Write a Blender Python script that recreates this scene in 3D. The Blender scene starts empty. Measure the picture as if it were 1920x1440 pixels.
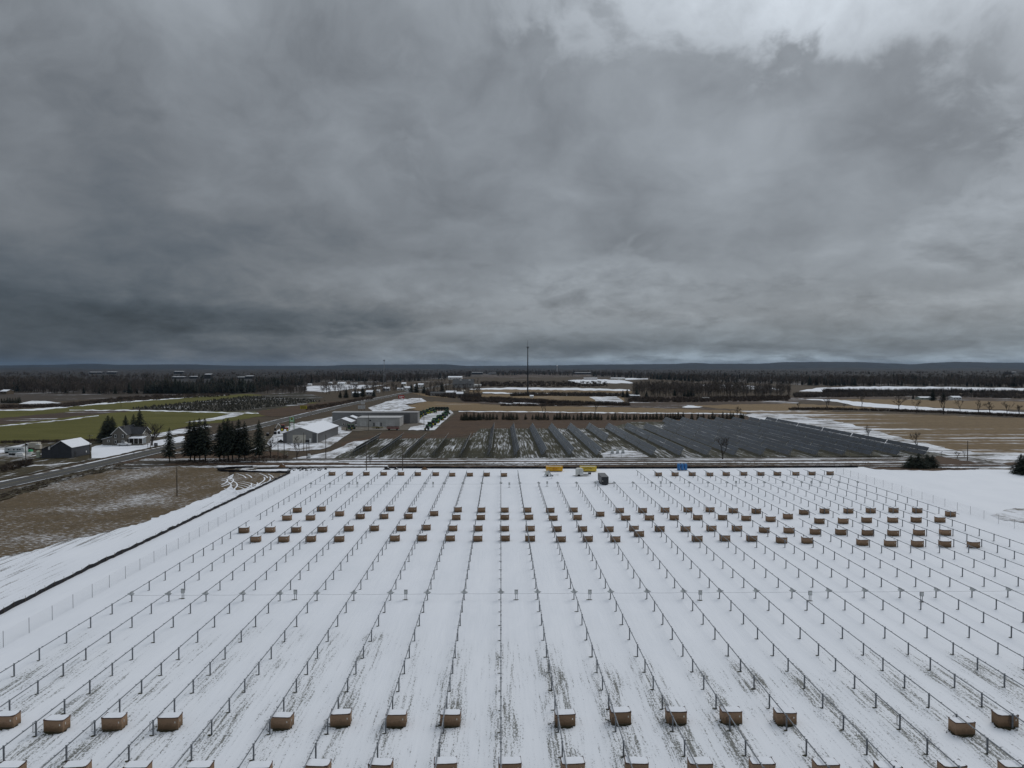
import bpy, math, random
import numpy as np
from mathutils import Vector, Matrix
R = math.radians
random.seed(7)
rng = np.random.default_rng(11)
scene = bpy.context.scene
col = scene.collection

# ------------------------------------------------------------------ camera
F_PX, CAM_H = 1333.0, 35.0                      # focal length in pixels of the 1920 px photograph, flying height in metres
cam_data = bpy.data.cameras.new("camera")
cam_data.sensor_width = 36.0
cam_data.lens = 36.0 * F_PX / 1920.0
cam_data.clip_start = 0.5
cam_data.clip_end = 60000
cam = bpy.data.objects.new("camera", cam_data)
cam.location = (0, 0, CAM_H)
cam.rotation_euler = (R(90) - math.atan((720 - 687.5) / F_PX), 0, -math.atan((960 - 939) / F_PX))
col.objects.link(cam)
scene.camera = cam
CAM_R = cam.rotation_euler.to_matrix()

def ray(px, py):
    return (CAM_R @ Vector(((px - 960) / F_PX, (720 - py) / F_PX, -1))).normalized()
def G(px, py, z=0.0):
    d = ray(px, py)
    t = (z - CAM_H) / d.z
    return (d.x * t, d.y * t)
def PX(px, Y):                                    # world X of a column at a given depth
    d = ray(px, 720)
    return d.x / d.y * Y

# ------------------------------------------------------------------ node helper
class NT:
    def __init__(s, tree): s.t = tree; s.n = tree.nodes; s.l = tree.links
    def node(s, typ, **kw):
        n = s.n.new(typ)
        for k, v in kw.items(): setattr(n, k, v)
        return n
    def put(s, sock, v):
        if isinstance(v, bpy.types.NodeSocket): s.l.new(v, sock)
        elif v is not None: sock.default_value = v
    def m(s, op, a, b=None, c=None, clamp=False):
        n = s.node("ShaderNodeMath", operation=op, use_clamp=clamp)
        for i, v in enumerate((a, b, c)):
            if v is not None: s.put(n.inputs[i], v)
        return n.outputs[0]
    def v(s, op, a, b=None):
        n = s.node("ShaderNodeVectorMath", operation=op)
        s.put(n.inputs[0], a)
        if b is not None: s.put(n.inputs[1], b)
        return n.outputs["Value"] if op in ("DOT_PRODUCT", "LENGTH") else n.outputs[0]
    def mix(s, f, a, b):
        n = s.node("ShaderNodeMix", data_type="RGBA")
        s.put(n.inputs[0], f); s.put(n.inputs[6], a); s.put(n.inputs[7], b)
        return n.outputs[2]
    def ss(s, x, lo, hi, a=0.0, b=1.0):
        n = s.node("ShaderNodeMapRange", interpolation_type="SMOOTHSTEP")
        s.put(n.inputs[0], x); s.put(n.inputs[1], lo); s.put(n.inputs[2], hi); s.put(n.inputs[3], a); s.put(n.inputs[4], b)
        return n.outputs[0]
    def noise(s, vec, scale=1.0, detail=4.0, rough=0.5, dist=0.0):
        n = s.node("ShaderNodeTexNoise")
        s.put(n.inputs["Vector"], vec); n.inputs["Scale"].default_value = scale; n.inputs["Detail"].default_value = detail
        n.inputs["Roughness"].default_value = rough; n.inputs["Distortion"].default_value = dist
        return n.outputs[0]
    def mapping(s, vec, scale=(1, 1, 1), rot=(0, 0, 0), loc=(0, 0, 0)):
        n = s.node("ShaderNodeMapping")
        s.put(n.inputs[0], vec); n.inputs[1].default_value = loc; n.inputs[2].default_value = rot; n.inputs[3].default_value = scale
        return n.outputs[0]
    def sep(s, vec):
        n = s.node("ShaderNodeSeparateXYZ"); s.put(n.inputs[0], vec); return n.outputs
    def comb(s, x, y, z=0.0):
        n = s.node("ShaderNodeCombineXYZ")
        for i, q in enumerate((x, y, z)): s.put(n.inputs[i], q)
        return n.outputs[0]

# ------------------------------------------------------------------ sky and sun (overcast)
SUN_AZ, SUN_EL = R(42), R(42)                     # ahead and to the right, behind the brighter cloud
world = bpy.data.worlds.new("World"); scene.world = world; world.use_nodes = True
w = NT(world.node_tree); w.n.clear()
D = w.node("ShaderNodeTexCoord").outputs["Generated"]
dx, dy, dz = w.sep(D)[:3]
zc = w.m("MAXIMUM", dz, 0.0)
az = w.m("ARCTAN2", dx, dy)
el = w.m("ARCSINE", w.m("MINIMUM", zc, 1.0))
vv = w.m("MULTIPLY", w.m("LOGARITHM", w.m("ADD", el, 0.11), 2.71828), 2.1)
pl = w.comb(w.m("MULTIPLY", w.m("SINE", az), 3.6), w.m("MULTIPLY", w.m("COSINE", az), 3.6), vv)
warp = w.noise(pl, 1.6, 3, 0.5); warp2 = w.noise(w.mapping(pl, loc=(5, 2, 1)), 1.6, 3, 0.5)
plw = w.v("ADD", pl, w.comb(w.m("MULTIPLY", w.m("SUBTRACT", warp, 0.5), 0.5), w.m("MULTIPLY", w.m("SUBTRACT", warp, 0.5), 0.3), w.m("MULTIPLY", w.m("SUBTRACT", warp2, 0.5), 0.5)))
nA = w.noise(w.mapping(plw, loc=(3.1, 1.7, 0)), 0.8, 3, 0.5)
nB = w.noise(w.mapping(plw, loc=(9.2, 4.4, 0)), 2.0, 5, 0.55)
nC = w.noise(w.mapping(plw, loc=(1.2, 7.4, 0)), 5.0, 7, 0.6)
nD = w.noise(w.mapping(plw, loc=(4.2, 2.4, 3)), 1.5, 8, 0.55)
nE = w.noise(w.mapping(pl, loc=(2.2, 6.4, 3), scale=(1.5, 1.5, 1)), 4.2, 7, 0.62, 0.3)
low = w.ss(el, R(2.0), R(12), 1.0, 0.0)
def blob(px, py, sa, se):                         # soft bright or dark bank in the cloud deck
    d = ray(px, py); a0 = math.atan2(d.x, d.y); e0 = math.asin(d.z)
    qa = w.m("DIVIDE", w.m("SUBTRACT", az, a0), R(sa)); qe = w.m("DIVIDE", w.m("SUBTRACT", el, e0), R(se))
    q = w.m("ADD", w.m("MULTIPLY", qa, qa), w.m("MULTIPLY", qe, qe))
    return w.m("POWER", 2.718, w.m("MULTIPLY", q, -1.0))
def acc(base, *terms):
    for (k, s) in terms: base = w.m("ADD", base, w.m("MULTIPLY", s, k))
    return base
q = acc(0.085, (0.36, nA), (0.36, nB), (0.28, nC), (0.22, w.m("MULTIPLY", low, w.m("SUBTRACT", nE, 0.5))),
        (-0.27, blob(1520, -50, 17, 4.6)), (-0.10, blob(1930, 130, 5, 9)), (-0.22, blob(1860, 440, 7, 2.6)), (-0.20, blob(1060, 538, 9, 1.8)), (-0.10, blob(1420, 505, 13, 2.0)),
        (-0.15, blob(820, 618, 12, 1.0)), (-0.09, blob(1300, 590, 20, 1.7)), (0.10, blob(0, 540, 30, 8)), (0.14, blob(60, 170, 16, 9)), (0.05, blob(1350, 270, 18, 4.5)), (0.05, blob(700, 60, 14, 5)))
mask = w.ss(q, 0.45, 0.56)
q2 = acc(0.0, (0.5, nC), (0.5, nB))
light = acc(0.345, (0.55, w.m("SUBTRACT", q2, 0.5)), (0.20, blob(1560, -60, 18, 7)))
dark = acc(0.238, (0.30, w.m("SUBTRACT", nD, 0.5)), (0.24, w.m("SUBTRACT", nA, 0.5)), (0.07, w.m("SUBTRACT", nC, 0.5)), (0.03, blob(1350, 300, 25, 12)))
light = w.m("MULTIPLY", light, w.ss(el, R(1), R(16), 0.84, 1.0))
val = w.m("ADD", light, w.m("MULTIPLY", w.m("SUBTRACT", dark, light), mask))
val = w.m("MULTIPLY", val, w.ss(el, R(12), R(60), 1.0, 2.2))
val = w.m("MULTIPLY", val, w.m("SUBTRACT", 1.0, w.m("MULTIPLY", blob(-120, 600, 27, 9.5), 0.60)))
val = w.m("MULTIPLY", val, w.m("SUBTRACT", 1.0, w.m("MULTIPLY", w.m("MULTIPLY", blob(300, 606, 18, 1.9), w.ss(nB, 0.35, 0.62, 1.0, 0.6)), 0.60)))
val = w.m("MULTIPLY", val, w.m("SUBTRACT", 1.0, w.m("MULTIPLY", w.m("MULTIPLY", blob(1400, 652, 24, 0.95), w.ss(nB, 0.35, 0.65, 1.0, 0.3)), 0.48)))
val = w.m("ADD", val, w.m("MULTIPLY", w.m("MULTIPLY", blob(1400, 673, 22, 0.45), w.ss(nC, 0.32, 0.58)), 0.15))
lump = acc(1.0, (1.0, w.m("SUBTRACT", nE, 0.5)), (0.55, w.m("SUBTRACT", nB, 0.5)))
val = w.m("MULTIPLY", val, w.m("ADD", 1.0, w.m("MULTIPLY", low, w.m("SUBTRACT", lump, 1.0))))
val = w.m("MAXIMUM", val, 0.03)
tint = w.mix(w.ss(val, 0.04, 0.20), (0.75, 0.94, 1.17, 1), (0.915, 1.0, 1.095, 1))
blue = w.m("MULTIPLY", w.ss(el, R(0.5), R(4.5), 1.0, 0.0), w.ss(az, R(-25), R(15), 0.15, 0.75))
tint = w.mix(blue, tint, (0.74, 0.96, 1.16, 1))
cloud = w.v("MULTIPLY", tint, w.comb(val, val, val))
sky = w.node("ShaderNodeTexSky", sky_type="NISHITA", sun_disc=False)
sky.sun_elevation = SUN_EL; sky.sun_rotation = SUN_AZ
bg1 = w.node("ShaderNodeBackground"); w.put(bg1.inputs[0], cloud); bg1.inputs[1].default_value = 1.0
bg2 = w.node("ShaderNodeBackground"); w.put(bg2.inputs[0], sky.outputs[0]); bg2.inputs[1].default_value = 0.06
mx = w.node("ShaderNodeMixShader"); mx.inputs[0].default_value = 0.94
w.l.new(bg2.outputs[0], mx.inputs[1]); w.l.new(bg1.outputs[0], mx.inputs[2])
out = w.node("ShaderNodeOutputWorld"); w.l.new(mx.outputs[0], out.inputs[0])

sun = bpy.data.lights.new("sun", "SUN"); sun.energy = 1.0; sun.angle = R(35); sun.color = (1.0, 0.97, 0.93)
sun_o = bpy.data.objects.new("sun", sun); col.objects.link(sun_o)
sd = Vector((math.sin(SUN_AZ) * math.cos(SUN_EL), math.cos(SUN_AZ) * math.cos(SUN_EL), math.sin(SUN_EL)))
sun_o.rotation_euler = sd.to_track_quat("Z", "Y").to_euler()
vs = scene.view_settings
vs.view_transform = "Standard"; vs.look = "None"; vs.exposure = 0.0; vs.gamma = 1.0; vs.use_curve_mapping = False
scene.cycles.max_bounces = 6; scene.cycles.volume_bounces = 0
scene.cycles.use_denoising = True

# ------------------------------------------------------------------ materials
MATS = {}
def pmat(name, c, rough=0.8, metal=0.0, var=0.25, scale=3.0, spec=0.3, stretch=(1, 1, 1), bump=0.0, ribs=None):
    """plain surface: base colour broken up by noise, optional ribbed relief"""
    if name in MATS: return MATS[name]
    m = bpy.data.materials.new(name); m.use_nodes = True
    t = NT(m.node_tree); b = t.n["Principled BSDF"]
    tc = t.node("ShaderNodeTexCoord").outputs["Object"]
    n = t.noise(t.mapping(tc, scale=stretch), scale, 5, 0.6)
    k = t.ss(n, 0.3, 0.7, 1 - var, 1 + var)
    oi = t.node("ShaderNodeObjectInfo").outputs["Random"]
    k = t.m("MULTIPLY", k, t.ss(oi, 0, 1, 1 - var * 0.5, 1 + var * 0.5))
    t.put(b.inputs["Base Color"], t.v("MULTIPLY", t.comb(k, k, k), (c[0], c[1], c[2])))
    b.inputs["Roughness"].default_value = rough; b.inputs["Metallic"].default_value = metal
    b.inputs["Specular IOR Level"].default_value = spec
    if ribs or bump:
        bp = t.node("ShaderNodeBump"); bp.inputs["Strength"].default_value = bump or 0.5; bp.inputs["Distance"].default_value = 0.03
        if ribs:
            xs = t.sep(tc); q = t.m("ADD", xs[0], xs[1])
            h = t.m("PINGPONG", t.m("MULTIPLY", q, ribs), 0.5)
        else: h = n
        t.put(bp.inputs["Height"], h); t.l.new(bp.outputs[0], b.inputs["Normal"])
    MATS[name] = m
    return m

SNOW = (0.80, 0.825, 0.875, 1)
def gmat(name, c1, c2, snow=0.0, streak=(0.05, 0.5), rot=0.0, patch=0.02, speck=0.6, nscale=0.25, soft=0.06, snowc=SNOW):
    """open ground: two earth or grass tones with snow lying in streaks and patches; all in metres of world space"""
    m = bpy.data.materials.new(name); m.use_nodes = True
    t = NT(m.node_tree); b = t.n["Principled BSDF"]
    P = t.node("ShaderNodeNewGeometry").outputs["Position"]
    a = t.noise(P, nscale, 6, 0.6); a2 = t.noise(t.mapping(P, scale=(streak[0] * 2.2, streak[1] * 2.2, 1), rot=(0, 0, rot)), 1.0, 5, 0.65)
    earth = t.mix(t.ss(t.m("ADD", t.m("MULTIPLY", a, 0.5), t.m("MULTIPLY", a2, 0.5)), 0.36, 0.64), (*c1, 1), (*c2, 1))
    fine = t.noise(P, speck * 5, 4, 0.7)
    earth = t.mix(t.ss(fine, 0.35, 0.7, 0.0, 0.55), earth, (c1[0] * 0.55, c1[1] * 0.55, c1[2] * 0.55, 1))
    s1 = t.noise(t.mapping(P, scale=(streak[0], streak[1], 1), rot=(0, 0, rot)), 1.0, 7, 0.62, 0.15)
    s2 = t.noise(P, patch, 5, 0.55)
    s3 = t.noise(P, speck, 6, 0.7)
    q = t.m("ADD", t.m("MULTIPLY", s1, 0.5), t.m("ADD", t.m("MULTIPLY", s2, 0.3), t.m("MULTIPLY", s3, 0.2)))
    th = 0.5 + (0.5 - snow) * 0.34
    k = t.ss(q, th - soft, th + soft)
    if snow <= 0: k = 0.0
    t.put(b.inputs["Base Color"], t.mix(k, earth, snowc))
    b.inputs["Roughness"].default_value = 0.9; b.inputs["Specular IOR Level"].default_value = 0.15
    bp = t.node("ShaderNodeBump"); bp.inputs["Strength"].default_value = 0.6; bp.inputs["Distance"].default_value = 0.12
    t.put(bp.inputs["Height"], s3); t.l.new(bp.outputs[0], b.inputs["Normal"])
    MATS[name] = m
    return m

def field_snow_mat():
    """snow over the tracker field: grass and mud showing in strips along the rows, thicker towards the south end"""
    m = bpy.data.materials.new("field_snow"); m.use_nodes = True
    t = NT(m.node_tree); b = t.n["Principled BSDF"]
    P = t.node("ShaderNodeNewGeometry").outputs["Position"]
    x, y = t.sep(P)[:2]
    wob = t.noise(P, 0.05, 3, 0.5)
    # strips beside each tracker row
    fr = t.m("ABSOLUTE", t.m("SUBTRACT", t.m("FRACT", t.m("ADD", t.m("DIVIDE", x, 5.5), 0.5 - 0.07)), 0.5))
    near_row = t.ss(t.m("ADD", fr, t.m("MULTIPLY", t.m("SUBTRACT", wob, 0.5), 0.18)), 0.12, 0.44, 1.0, 0.58)
    dens = t.ss(t.m("ADD", y, t.m("MULTIPLY", t.m("SUBTRACT", wob, 0.5), 46)), 74, 106, 1.0, 0.0)
    inside = t.ss(x, -60, -53)
    strip = t.noise(t.mapping(P, scale=(2.6, 0.16, 1)), 1.0, 4, 0.6, 0.25)
    big = t.noise(t.mapping(P, scale=(0.16, 0.07, 1)), 1.0, 3, 0.5)
    tuft = t.noise(t.mapping(P, scale=(6.5, 3.2, 1)), 1.0, 5, 0.72, 0.4)
    fine = t.noise(P, 7.0, 3, 0.7)
    q = t.m("ADD", t.m("MULTIPLY", strip, 0.40), t.m("ADD", t.m("MULTIPLY", tuft, 0.44), t.m("MULTIPLY", fine, 0.16)))
    amt = t.m("MULTIPLY", t.m("MULTIPLY", dens, near_row), t.m("MULTIPLY", inside, t.ss(big, 0.33, 0.66, 0.80, 1.08)))
    amt = t.m("ADD", amt, t.m("MULTIPLY", t.ss(big, 0.55, 0.75), 0.20))
    thr = t.m("SUBTRACT", 0.650, t.m("MULTIPLY", amt, 0.168))
    g1 = t.ss(q, thr, t.m("ADD", thr, 0.075))
    # wheel-tracked margin along the silt fence and the far corner by the stubble
    left = t.ss(t.m("ADD", x, t.m("MULTIPLY", t.m("SUBTRACT", wob, 0.5), 26)), -98, -60, 1.0, 0.0)
    trk = t.noise(t.mapping(P, scale=(1.6, 0.05, 1), rot=(0, 0, R(6))), 1.0, 6, 0.62, 0.3)
    q2 = t.m("ADD", t.m("MULTIPLY", trk, 0.52), t.m("ADD", t.m("MULTIPLY", tuft, 0.36), t.m("MULTIPLY", big, 0.12)))
    thr2 = t.m("SUBTRACT", 0.635, t.m("MULTIPLY", left, 0.165))
    g2 = t.m("MULTIPLY", t.ss(q2, thr2, t.m("ADD", thr2, 0.06)), t.ss(x, -52, -62))
    g = t.m("MAXIMUM", g1, g2)
    grass = t.mix(t.noise(P, 1.1, 4, 0.6), (0.022, 0.021, 0.014, 1), (0.075, 0.072, 0.030, 1))
    mud = t.mix(t.noise(P, 0.7, 4, 0.6), (0.05, 0.042, 0.03, 1), (0.12, 0.10, 0.07, 1))
    dirt = t.mix(t.ss(x, -66, -58), mud, grass)
    thin = t.ss(t.m("ADD", t.m("MULTIPLY", big, 0.5), t.m("MULTIPLY", strip, 0.5)), 0.30, 0.70)
    snow = t.mix(thin, (0.83, 0.855, 0.905, 1), (0.765, 0.795, 0.85, 1))
    snow = t.mix(t.m("MULTIPLY", amt, 0.10), snow, (0.50, 0.52, 0.47, 1))
    t.put(b.inputs["Base Color"], t.mix(t.m("MULTIPLY", g, 0.82), snow, dirt))
    b.inputs["Roughness"].default_value = 0.75; b.inputs["Specular IOR Level"].default_value = 0.2
    bp = t.node("ShaderNodeBump"); bp.inputs["Strength"].default_value = 0.5; bp.inputs["Distance"].default_value = 0.08
    t.put(bp.inputs["Height"], t.m("SUBTRACT", t.m("ADD", t.m("MULTIPLY", strip, 0.6), t.m("MULTIPLY", tuft, 0.4)), t.m("MULTIPLY", g, 0.3)))
    t.l.new(bp.outputs[0], b.inputs["Normal"])
    return m

M = {
 "snow": gmat("snow", (0.10, 0.085, 0.06), (0.15, 0.12, 0.08), snow=1.05, streak=(0.10, 0.35), patch=0.03),
 "thin_snow": gmat("thin_snow", (0.08, 0.065, 0.045), (0.14, 0.11, 0.07), snow=0.54, streak=(0.06, 0.30), patch=0.03, speck=0.4),
 "far_snow": gmat("far_snow", (0.11, 0.09, 0.07), (0.16, 0.13, 0.09), snow=0.95, streak=(0.01, 0.05), patch=0.006, speck=0.05),
 "yard_snow": gmat("yard_snow", (0.11, 0.095, 0.075), (0.17, 0.145, 0.115), snow=0.58, streak=(0.25, 0.12), rot=R(20), patch=0.05, speck=0.8, soft=0.09),
 "thin_far": gmat("thin_far_snow", (0.08, 0.065, 0.05), (0.13, 0.10, 0.075), snow=0.62, streak=(0.02, 0.05), patch=0.02, speck=0.12),
 "field_snow": field_snow_mat(),
 "ground": gmat("dead_grass", (0.062, 0.048, 0.034), (0.108, 0.080, 0.051), snow=0.10, streak=(0.01, 0.05), patch=0.008, speck=0.25),
 "stubble": gmat("stubble", (0.105, 0.078, 0.047), (0.165, 0.122, 0.073), snow=0.26, streak=(0.7, 1.6), rot=R(-24), patch=0.045, speck=2.2, soft=0.09),
 "verge": gmat("verge", (0.050, 0.044, 0.026), (0.092, 0.072, 0.042), snow=0.27, streak=(0.35, 0.05), patch=0.05, speck=0.5),
 "green": gmat("green_field", (0.095, 0.092, 0.020), (0.138, 0.130, 0.036), snow=0.02, streak=(0.01, 0.10), patch=0.01, speck=0.2, nscale=0.03),
 "heath": gmat("heath", (0.065, 0.046, 0.035), (0.105, 0.076, 0.056), snow=0.24, streak=(0.012, 0.09), patch=0.02, speck=0.15),
 "russet": gmat("russet_field", (0.070, 0.045, 0.030), (0.112, 0.072, 0.045), snow=0.0, streak=(0.02, 0.06), patch=0.01, speck=0.3),
 "tan": gmat("tan_stubble", (0.185, 0.130, 0.070), (0.265, 0.188, 0.102), snow=0.10, streak=(0.006, 0.075), rot=R(-3), patch=0.010, speck=0.12),
 "tan_snowy": gmat("tan_snowy", (0.150, 0.105, 0.056), (0.220, 0.155, 0.083), snow=0.33, streak=(0.005, 0.070), rot=R(-4), patch=0.008, speck=0.12, soft=0.05),
 "lane": gmat("lane", (0.052, 0.044, 0.034), (0.105, 0.088, 0.066), snow=0.40, streak=(0.012, 0.55), patch=0.03, speck=0.4, soft=0.04),
 "array": gmat("array_ground", (0.046, 0.044, 0.027), (0.080, 0.074, 0.045), snow=0.32, streak=(1.3, 0.06), patch=0.03, speck=1.4, soft=0.08),
 "gravel": gmat("gravel", (0.13, 0.115, 0.095), (0.19, 0.17, 0.14), snow=0.22, streak=(0.05, 0.2), patch=0.04, speck=0.5),
 "orchard": gmat("tree_farm", (0.040, 0.037, 0.028), (0.075, 0.064, 0.045), snow=0.28, streak=(0.012, 0.11), rot=R(14), patch=0.02, speck=0.1, soft=0.04),
 "dark_wood": gmat("woodland_floor", (0.060, 0.050, 0.042), (0.095, 0.076, 0.060), snow=0.22, streak=(0.01, 0.04), patch=0.01, speck=0.1),
 "asphalt": pmat("asphalt", (0.075, 0.073, 0.070), 0.85, var=0.07, scale=0.3, stretch=(1.0, 0.1, 1)),
 "road_line": pmat("road_line", (0.20, 0.17, 0.08), 0.7),
 "galv": pmat("galvanized_steel", (0.21, 0.225, 0.245), 0.55, 0.15, var=0.2, scale=2.0),
 "galv_light": pmat("galvanized_plate", (0.50, 0.52, 0.51), 0.6, 0.0, var=0.15),
 "enclosure": pmat("grey_enclosure", (0.27, 0.28, 0.29), 0.55, var=0.12),
 "black": pmat("black_plastic", (0.012, 0.012, 0.014), 0.5, var=0.2),
 "silt": pmat("black_geotextile", (0.011, 0.011, 0.014), 0.7, var=0.35, scale=1.2, bump=0.6),
 "wire": pmat("fence_wire", (0.20, 0.21, 0.22), 0.5, 0.5),
 "dark_marks": pmat("dark_olive", (0.050, 0.046, 0.022), 0.95, var=0.5, scale=4.0),
 "pallet": pmat("pallet_wood", (0.13, 0.10, 0.065), 0.9, var=0.3, scale=5),
 "rim": pmat("dark_cardboard_rim", (0.085, 0.050, 0.040), 0.8, var=0.3),  # lid edge band, darker brown than the carton walls
 "label_white": pmat("paper_label", (0.65, 0.62, 0.56), 0.7),
 "snowcap": pmat("snow_cap", (0.79, 0.815, 0.865), 0.8, var=0.03, scale=1.5),
 "pole_wood": pmat("pole_wood", (0.085, 0.070, 0.055), 0.9, var=0.3, stretch=(1, 1, 0.1)),
 "module": pmat("solar_module", (0.030, 0.039, 0.054), 0.22, 0.0, var=0.45, scale=0.4, spec=0.55),
 "module_back": pmat("module_back", (0.045, 0.05, 0.055), 0.6, var=0.15),
 "bark": pmat("bark", (0.055, 0.046, 0.038), 0.95, var=0.3, stretch=(1, 1, 0.2)),
 "twig": pmat("twigs", (0.062, 0.052, 0.045), 0.95, var=0.25),
 "needle": pmat("spruce_needles", (0.020, 0.026, 0.017), 0.85, var=0.4, scale=1.2),
 "needle_y": pmat("young_spruce_needles", (0.024, 0.027, 0.015), 0.85, var=0.4, scale=2.0),
}
def carton_mat():
    m = bpy.data.materials.new("carton"); m.use_nodes = True
    t = NT(m.node_tree); b = t.n["Principled BSDF"]
    tc = t.node("ShaderNodeTexCoord").outputs["Object"]
    x, y, z = t.sep(tc)[:3]
    rnd = t.node("ShaderNodeObjectInfo").outputs["Random"]
    off = t.v("ADD", tc, t.comb(t.m("MULTIPLY", rnd, 37.0), t.m("MULTIPLY", rnd, 11.0), 0.0))
    n = t.noise(t.mapping(off, scale=(1, 1, 0.5)), 3.0, 5, 0.65)
    wet = t.ss(t.m("ADD", z, t.m("MULTIPLY", t.m("SUBTRACT", n, 0.5), 0.7)), 0.28, 0.70, 1.0, 0.0)
    pr = t.noise(t.mapping(off, scale=(3.5, 3.5, 7.0)), 1.0, 3, 0.8)
    inkband = t.m("MULTIPLY", t.ss(t.m("ABSOLUTE", t.m("SUBTRACT", z, 0.62)), 0.22, 0.12), t.ss(pr, 0.52, 0.60))
    base = t.mix(rnd, (0.225, 0.150, 0.096, 1), (0.320, 0.214, 0.140, 1))
    c = t.mix(t.ss(n, 0.35, 0.7, 0.0, 0.25), base, (0.26, 0.15, 0.085, 1))
    c = t.mix(t.m("MULTIPLY", inkband, 0.35), c, (0.10, 0.055, 0.04, 1))
    c = t.mix(t.m("MULTIPLY", wet, 0.62), c, (0.105, 0.068, 0.036, 1))
    t.put(b.inputs["Base Color"], c); b.inputs["Roughness"].default_value = 0.85; b.inputs["Specular IOR Level"].default_value = 0.2
    return m
M["carton"] = carton_mat()
def paint(name, c, rough=0.55, var=0.12, ribs=None, metal=0.0):
    return pmat(name, c, rough, metal, var=var, scale=0.8, ribs=ribs)

# ------------------------------------------------------------------ mesh builder and tagging
class MB:
    def __init__(s): s.v = []; s.f = []
    def add(s, verts, faces):
        o = len(s.v); s.v += [tuple(q) for q in verts]; s.f += [tuple(i + o for i in f) for f in faces]; return s
    def box(s, cx, cy, cz, sx, sy, sz, rz=0.0, taper=1.0):
        hx, hy, hz = sx / 2, sy / 2, sz / 2; c, n = math.cos(rz), math.sin(rz); vs = []
        for k, z in ((1.0, -hz), (taper, hz)):
            for (a, b) in ((-hx, -hy), (hx, -hy), (hx, hy), (-hx, hy)):
                a *= k; b *= k; vs.append((cx + a * c - b * n, cy + a * n + b * c, cz + z))
        return s.add(vs, [(0, 3, 2, 1), (4, 5, 6, 7), (0, 1, 5, 4), (1, 2, 6, 5), (2, 3, 7, 6), (3, 0, 4, 7)])
    def tube(s, p0, p1, r0, r1=None, n=6, cap=True):
        p0 = Vector(p0); p1 = Vector(p1); r1 = r0 if r1 is None else r1
        d = (p1 - p0).normalized(); u = d.orthogonal().normalized(); q = d.cross(u); vs = []
        for p, r in ((p0, r0), (p1, r1)):
            for i in range(n):
                a = 2 * math.pi * i / n; vs.append(p + (u * math.cos(a) + q * math.sin(a)) * r)
        fs = [(i, (i + 1) % n, n + (i + 1) % n, n + i) for i in range(n)]
        if cap: fs += [tuple(range(n - 1, -1, -1)), tuple(range(n, 2 * n))]
        return s.add(vs, fs)
    def prism(s, prof, axis, a, b):
        """2-D outline (u,z) swept from a to b along axis; u is the other ground axis"""
        n = len(prof); vs = []
        for q in (a, b):
            for (u, z) in prof: vs.append((q, u, z) if axis == "x" else (u, q, z))
        fs = [(i, (i + 1) % n, n + (i + 1) % n, n + i) for i in range(n)] + [tuple(range(n - 1, -1, -1)), tuple(range(n, 2 * n))]
        return s.add(vs, fs)
    def disc(s, cx, cy, cz, rx, ry, n=12, jit=0.2, rise=0.0):
        vs = [(cx, cy, cz + rise)]
        for i in range(n):
            a = 2 * math.pi * i / n; k = 1 + random.uniform(-jit, jit); vs.append((cx + math.cos(a) * rx * k, cy + math.sin(a) * ry * k, cz))
        return s.add(vs, [(0, 1 + i, 1 + (i + 1) % n) for i in range(n)])
    def mesh(s, name, mat):
        me = bpy.data.meshes.new(name); me.from_pydata(s.v, [], s.f); me.materials.append(mat); return me
    def build(s, name, mat, parent=None, loc=(0, 0, 0), smooth=False):
        o = bpy.data.objects.new(name, s.mesh(name, mat)); col.objects.link(o); o.location = loc
        if smooth:
            for p in o.data.polygons: p.use_smooth = True
        if parent: o.parent = parent
        return o
def tag(o, label=None, cat=None, group=None, kind=None):
    if label: o["label"] = label
    if cat: o["category"] = cat
    if group: o["group"] = group
    if kind: o["kind"] = kind
    return o
def empty(name, loc, rz=0.0):
    o = bpy.data.objects.new(name, None); col.objects.link(o); o.location = loc; o.rotation_euler = (0, 0, rz); o.empty_display_size = 0.3
    return o
def inst(name, me, parent, loc=(0, 0, 0), rz=0.0, scale=None):
    o = bpy.data.objects.new(name, me); col.objects.link(o); o.location = loc; o.rotation_euler = (0, 0, rz)
    if parent: o.parent = parent
    if scale: o.scale = scale
    return o
def copy_tree(o, parent=None):
    c = o.copy(); col.objects.link(c); c.parent = parent
    for ch in list(o.children): copy_tree(ch, c)
    return c
ONES = "first second third fourth fifth sixth seventh eighth ninth tenth eleventh twelfth thirteenth fourteenth fifteenth sixteenth seventeenth eighteenth nineteenth twentieth".split()
def nth(i):
    if i < 20: return ONES[i]
    return ("twenty-" if i < 29 else "thirty-" if i > 29 else "") + (ONES[(i + 1) % 10 - 1] if i != 29 else "thirtieth")

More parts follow.
